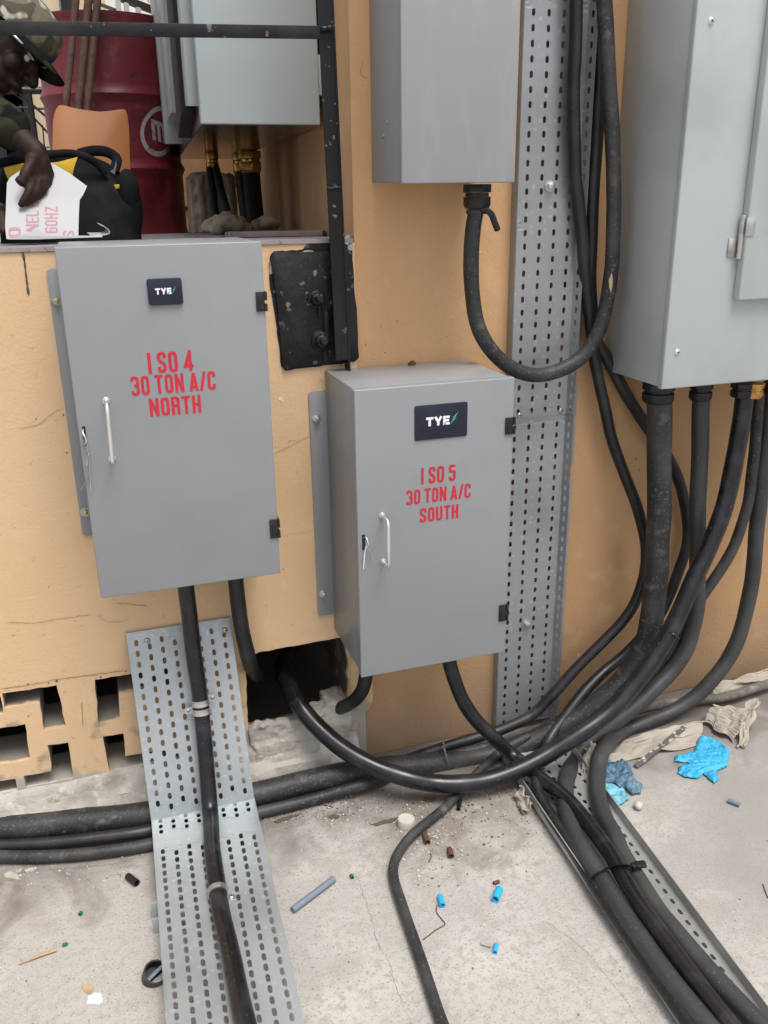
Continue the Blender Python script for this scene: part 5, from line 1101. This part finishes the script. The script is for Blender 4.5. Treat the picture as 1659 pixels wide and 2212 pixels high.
# crumbs nobody could count
random.seed(21); mb = MB()
def crumb(u, v, s):
    c = onfloor(u, v, s*.3); a = random.uniform(0, 3.1); Mx = Matrix.Translation(c) @ Matrix.Rotation(a, 4, 'Z') @ Matrix.Rotation(random.uniform(-.4, .4), 4, 'X')
    mb.box(-s*random.uniform(.4, 1.1), s*random.uniform(.4, 1.1), -s*random.uniform(.3, .8), s*random.uniform(.3, .8), -s*.3, s*random.uniform(.15, .5), Mx)
for i in range(2000):
    r = random.random()
    if r < .42: u, v = random.gauss(700, 110), random.gauss(1745, 24)
    elif r < .62: u, v = random.gauss(940, 60), random.gauss(1820, 50)
    elif r < .78: u, v = random.gauss(1120, 60), random.gauss(1735, 50)
    elif r < .88: u, v = random.uniform(0, 320), random.gauss(1885, 20)
    else: u, v = random.uniform(0, 1659), random.uniform(1720, 2212)
    if v < 1690 or v > 2230: continue
    crumb(u, v, .0006+.0024*random.random()**3)
for i in range(90): crumb(random.gauss(935, 40), random.gauss(1815, 38), random.uniform(.0012, .0036))
o = obj('floor_crumbs', mb, M['chips'], kind='stuff', smooth=0); o['label'] = 'scattered mortar crumbs and grit on the concrete'; o['category'] = 'grit'
mb = MB()
for i in range(260):
    u, v = (random.gauss(720, 120), random.gauss(1738, 20)) if i % 2 else (random.gauss(1000, 70), random.gauss(1760, 40))
    if v > 1690: crumb(u, v, .0010+.0022*random.random()**2)
o = obj('dark_debris', mb, M['bit_brown'], kind='stuff', smooth=0); o['label'] = 'dark crumbled leaf bits in the dirt by the cables'; o['category'] = 'debris'

# ------------------------------------------------------------------ cardboard, strip and gloves
def crumple(name, label, cs, nx, ny, amp, ridges, m, cat, group=None, th=.0025, sd=0, rdir=0):
    """cs: four corners (u, v, height); a wrinkled sheet with corrugation ridges"""
    C = [at(u, v, z=h) for u, v, h in cs]; mb = MB()
    for j in range(ny+1):
        for i in range(nx+1):
            a, b_ = i/nx, j/ny; q = C[0]*(1-a)*(1-b_)+C[1]*a*(1-b_)+C[2]*a*b_+C[3]*(1-a)*b_
            e = .012*noise.noise(Vector((a*3+sd, b_*3, sd))); q = q+Vector((e, noise.noise(Vector((a*4, b_*4+sd, 7)))*.014, 0))
            z = q.z+amp*(noise.noise(Vector((a*2.5+sd, b_*2.5, 1)))+.5*noise.noise(Vector((a*7+sd, b_*7, 2))))+(.0022*math.sin(ridges*math.pi*2*(a if rdir == 0 else b_)) if ridges else 0)
            mb.v.append((q.x, q.y, max(z, .0035)))
    mb.f = [(j*(nx+1)+i, j*(nx+1)+i+1, (j+1)*(nx+1)+i+1, (j+1)*(nx+1)+i) for j in range(ny) for i in range(nx)]
    o = sheet_obj(name, mb, M[m], None, th); o.data.polygons.foreach_set('use_smooth', [True]*len(o.data.polygons)); return tag(o, label, cat, group)
KG = 'torn cardboard by the wall'
crumple('cardboard', 'large flat torn cardboard under the conduit nearest the edge', [(1300, 1655, .004), (1345, 1600, .004), (1525, 1555, .02), (1500, 1612, .004)], 60, 24, .014, 0, 'cardboard', 'cardboard', KG, sd=1)
crumple('cardboard', 'folded ribbed cardboard standing behind the cyan glove', [(1520, 1560, .01), (1585, 1600, .01), (1622, 1530, .055), (1540, 1520, .05)], 40, 90, .008, 13, 'cardboard', 'cardboard', KG, sd=4, rdir=1)
crumple('cardboard', 'ribbed cardboard strip at the wall foot by the frame edge', [(1528, 1508, .02), (1545, 1476, .05), (1690, 1440, .06), (1690, 1475, .03)], 90, 30, .01, 16, 'cardboard', 'cardboard', KG, sd=9)
crumple('cardboard', 'twisted narrow cardboard flap at right of the ribbed fold', [(1590, 1612, .006), (1604, 1612, .006), (1645, 1510, .05), (1618, 1512, .05)], 14, 40, .012, 0, 'cardboard', 'cardboard', KG, sd=14)
crumple('cardboard', 'small torn cardboard tongue between the conduit and the glossy cable', [(1258, 1668, .012), (1272, 1672, .012), (1285, 1605, .05), (1262, 1618, .03)], 20, 30, .012, 0, 'cardboard', 'cardboard', KG, sd=19)
crumple('cardboard', 'grey torn paper scrap at the left flange of the floor tray', [(1108, 1722, .004), (1134, 1762, .004), (1150, 1735, .03), (1122, 1700, .03)], 20, 20, .012, 0, 'cardboard', 'cardboard', KG, sd=23)
a, b_ = onfloor(1374, 1656, .006), at(1478, 1572, z=.022); d = (b_-a); sdv = Vector((d.y, -d.x, 0)).normalized()*.0065; mb = MB(); mb.prism([a-sdv, a+sdv, b_+sdv, b_-sdv], (0, 0, 0), (0, 0, .003))
mat('strip', (.10, .095, .09), .7, 0, [(60, (.5, .47, .42), .52, .58, 3)]); tag(obj('flat_strip', mb, M['strip']), 'speckled flat metal strip pointing from the conduit toward the floor tray', 'strip')
def glove(label, px, m, hgt, sd, res=.0014):
    """a thin crumpled glove: height field over its outline, folded in sharp ridges"""
    P = [onfloor(u, v) for u, v in px]; xs = [p.x for p in P]; ys = [p.y for p in P]; out = []
    for i in range(len(P)):
        a_, b_ = P[i], P[(i+1) % len(P)]
        for k in range(4): q = a_+(b_-a_)*k/4; out.append((q.x+noise.noise(q*90)*.002, q.y+noise.noise(q*90+Vector((5, 0, 0)))*.002))
    def inside(x, y):
        c_ = False; j = len(out)-1
        for i in range(len(out)):
            if (out[i][1] > y) != (out[j][1] > y) and x < (out[j][0]-out[i][0])*(y-out[i][1])/(out[j][1]-out[i][1])+out[i][0]: c_ = not c_
            j = i
        return c_
    def edge(x, y):
        d = 1
        for i in range(len(out)):
            a_, b_ = Vector(out[i]), Vector(out[(i+1) % len(out)]); q = Vector((x, y)); t_ = max(0, min(1, (q-a_).dot(b_-a_)/max(1e-9, (b_-a_).length_squared))); d = min(d, (a_+(b_-a_)*t_-q).length)
        return d
    nx, ny = int((max(xs)-min(xs))/res)+1, int((max(ys)-min(ys))/res)+1; mb = MB(); idx = {}
    for j in range(ny+1):
        for i in range(nx+1):
            x, y = min(xs)+i*res, min(ys)+j*res
            if inside(x, y):
                q = Vector((x, y, sd)); e = min(1, edge(x, y)/.008)
                r = (1-abs(noise.noise(q*38+Vector((noise.noise(q*20), 0, 0))))*2.4)*.6+(1-abs(noise.noise(q*85))*2.4)*.3+noise.noise(q*22)*.6
                idx[(i, j)] = len(mb.v); mb.v.append((x, y, .0016+hgt*(e**.5)*max(0, .42+.5*r)))
    for (i, j), k in list(idx.items()):
        q = [(i, j), (i+1, j), (i+1, j+1), (i, j+1)]
        if all(c in idx for c in q): mb.f.append(tuple(idx[c] for c in q))
        elif sum(c in idx for c in q) == 3: mb.f.append(tuple(idx[c] for c in q if c in idx))
    o = sheet_obj('rubber_glove', mb, M[m], None, .0012); o.data.polygons.foreach_set('use_smooth', [True]*len(o.data.polygons)); return tag(o, label, 'glove', 'discarded rubber gloves')
glove('bright cyan rubber glove lying alone on the concrete', [(1511, 1594), (1536, 1598), (1569, 1616), (1576, 1626), (1571, 1659), (1566, 1661), (1546, 1671), (1554, 1686), (1543, 1696), (1519, 1675), (1506, 1686), (1476, 1681), (1463, 1672), (1466, 1659), (1490, 1652), (1483, 1650), (1456, 1648), (1458, 1636), (1499, 1626), (1506, 1606)], 'glove_cyan', .013, 3)
glove('crumpled dark blue rubber glove beside the conduit', [(1304, 1642), (1327, 1653), (1343, 1647), (1363, 1660), (1369, 1686), (1387, 1699), (1384, 1717), (1365, 1721), (1349, 1708), (1325, 1697), (1300, 1698)], 'glove_blue', .020, 8)
glove('pale blue wet glove lying under the dark blue one', [(1300, 1699), (1327, 1698), (1350, 1711), (1358, 1730), (1334, 1745), (1321, 1734), (1302, 1728)], 'glove_pale', .016, 15)
# crumbs on the SOUTH box and the white scuff low on the tall wall
mb = MB(); c = at(890, 788, z=.9628); mb.box(-.008, .008, -.0035, .0035, 0, .005, Matrix.Translation(c) @ Matrix.Rotation(.3, 4, 'Z')); mb.box(-.005, .006, -.002, .003, .0045, .008, Matrix.Translation(c) @ Matrix.Rotation(.8, 4, 'Z'))
tag(obj('wood_chip', mb, M['bit_brown']), 'dark little chip on top of the SOUTH box', 'chip')

tie('thin wire tie round the two dusty cables at the wall foot', [at(961, 1612, y=-.045), at(957, 1600, y=-.07), at(961, 1622, y=-.10), at(967, 1645, y=-.11), at(964, 1668, y=-.10)], .0014, 'rubber_mud')
mat('floor_crack', (.17, .155, .135), 1.0)
def floor_crack(pts, w):
    P = spline([onfloor(u, v, .0006) for u, v in pts], .005); mb = MB(); vs = []; random.seed(len(pts))
    for i, q in enumerate(P):
        t_ = (P[min(i+1, len(P)-1)]-P[max(i-1, 0)]).normalized(); nn = Vector((-t_.y, t_.x, 0)); k = w*random.uniform(.1, 1); j = nn*random.uniform(-.002, .002); vs += [q+nn*k+j, q-nn*k+j]
    mb.add(vs, [(2*i, 2*i+1, 2*i+3, 2*i+2) for i in range(len(P)-1)]); return mb
for k_, (pts, w) in enumerate((([(770, 1890), (805, 1990), (812, 2030), (840, 2080), (858, 2140), (885, 2200), (893, 2240)], .0006), ([(90, 1880), (190, 1872), (260, 1862), (330, 1838)], .0010), ([(1180, 1990), (1260, 2050), (1320, 2120), (1400, 2230)], .0004))):
    obj('floor_crack', floor_crack(pts, w), M['floor_crack'], kind='structure', smooth=0)
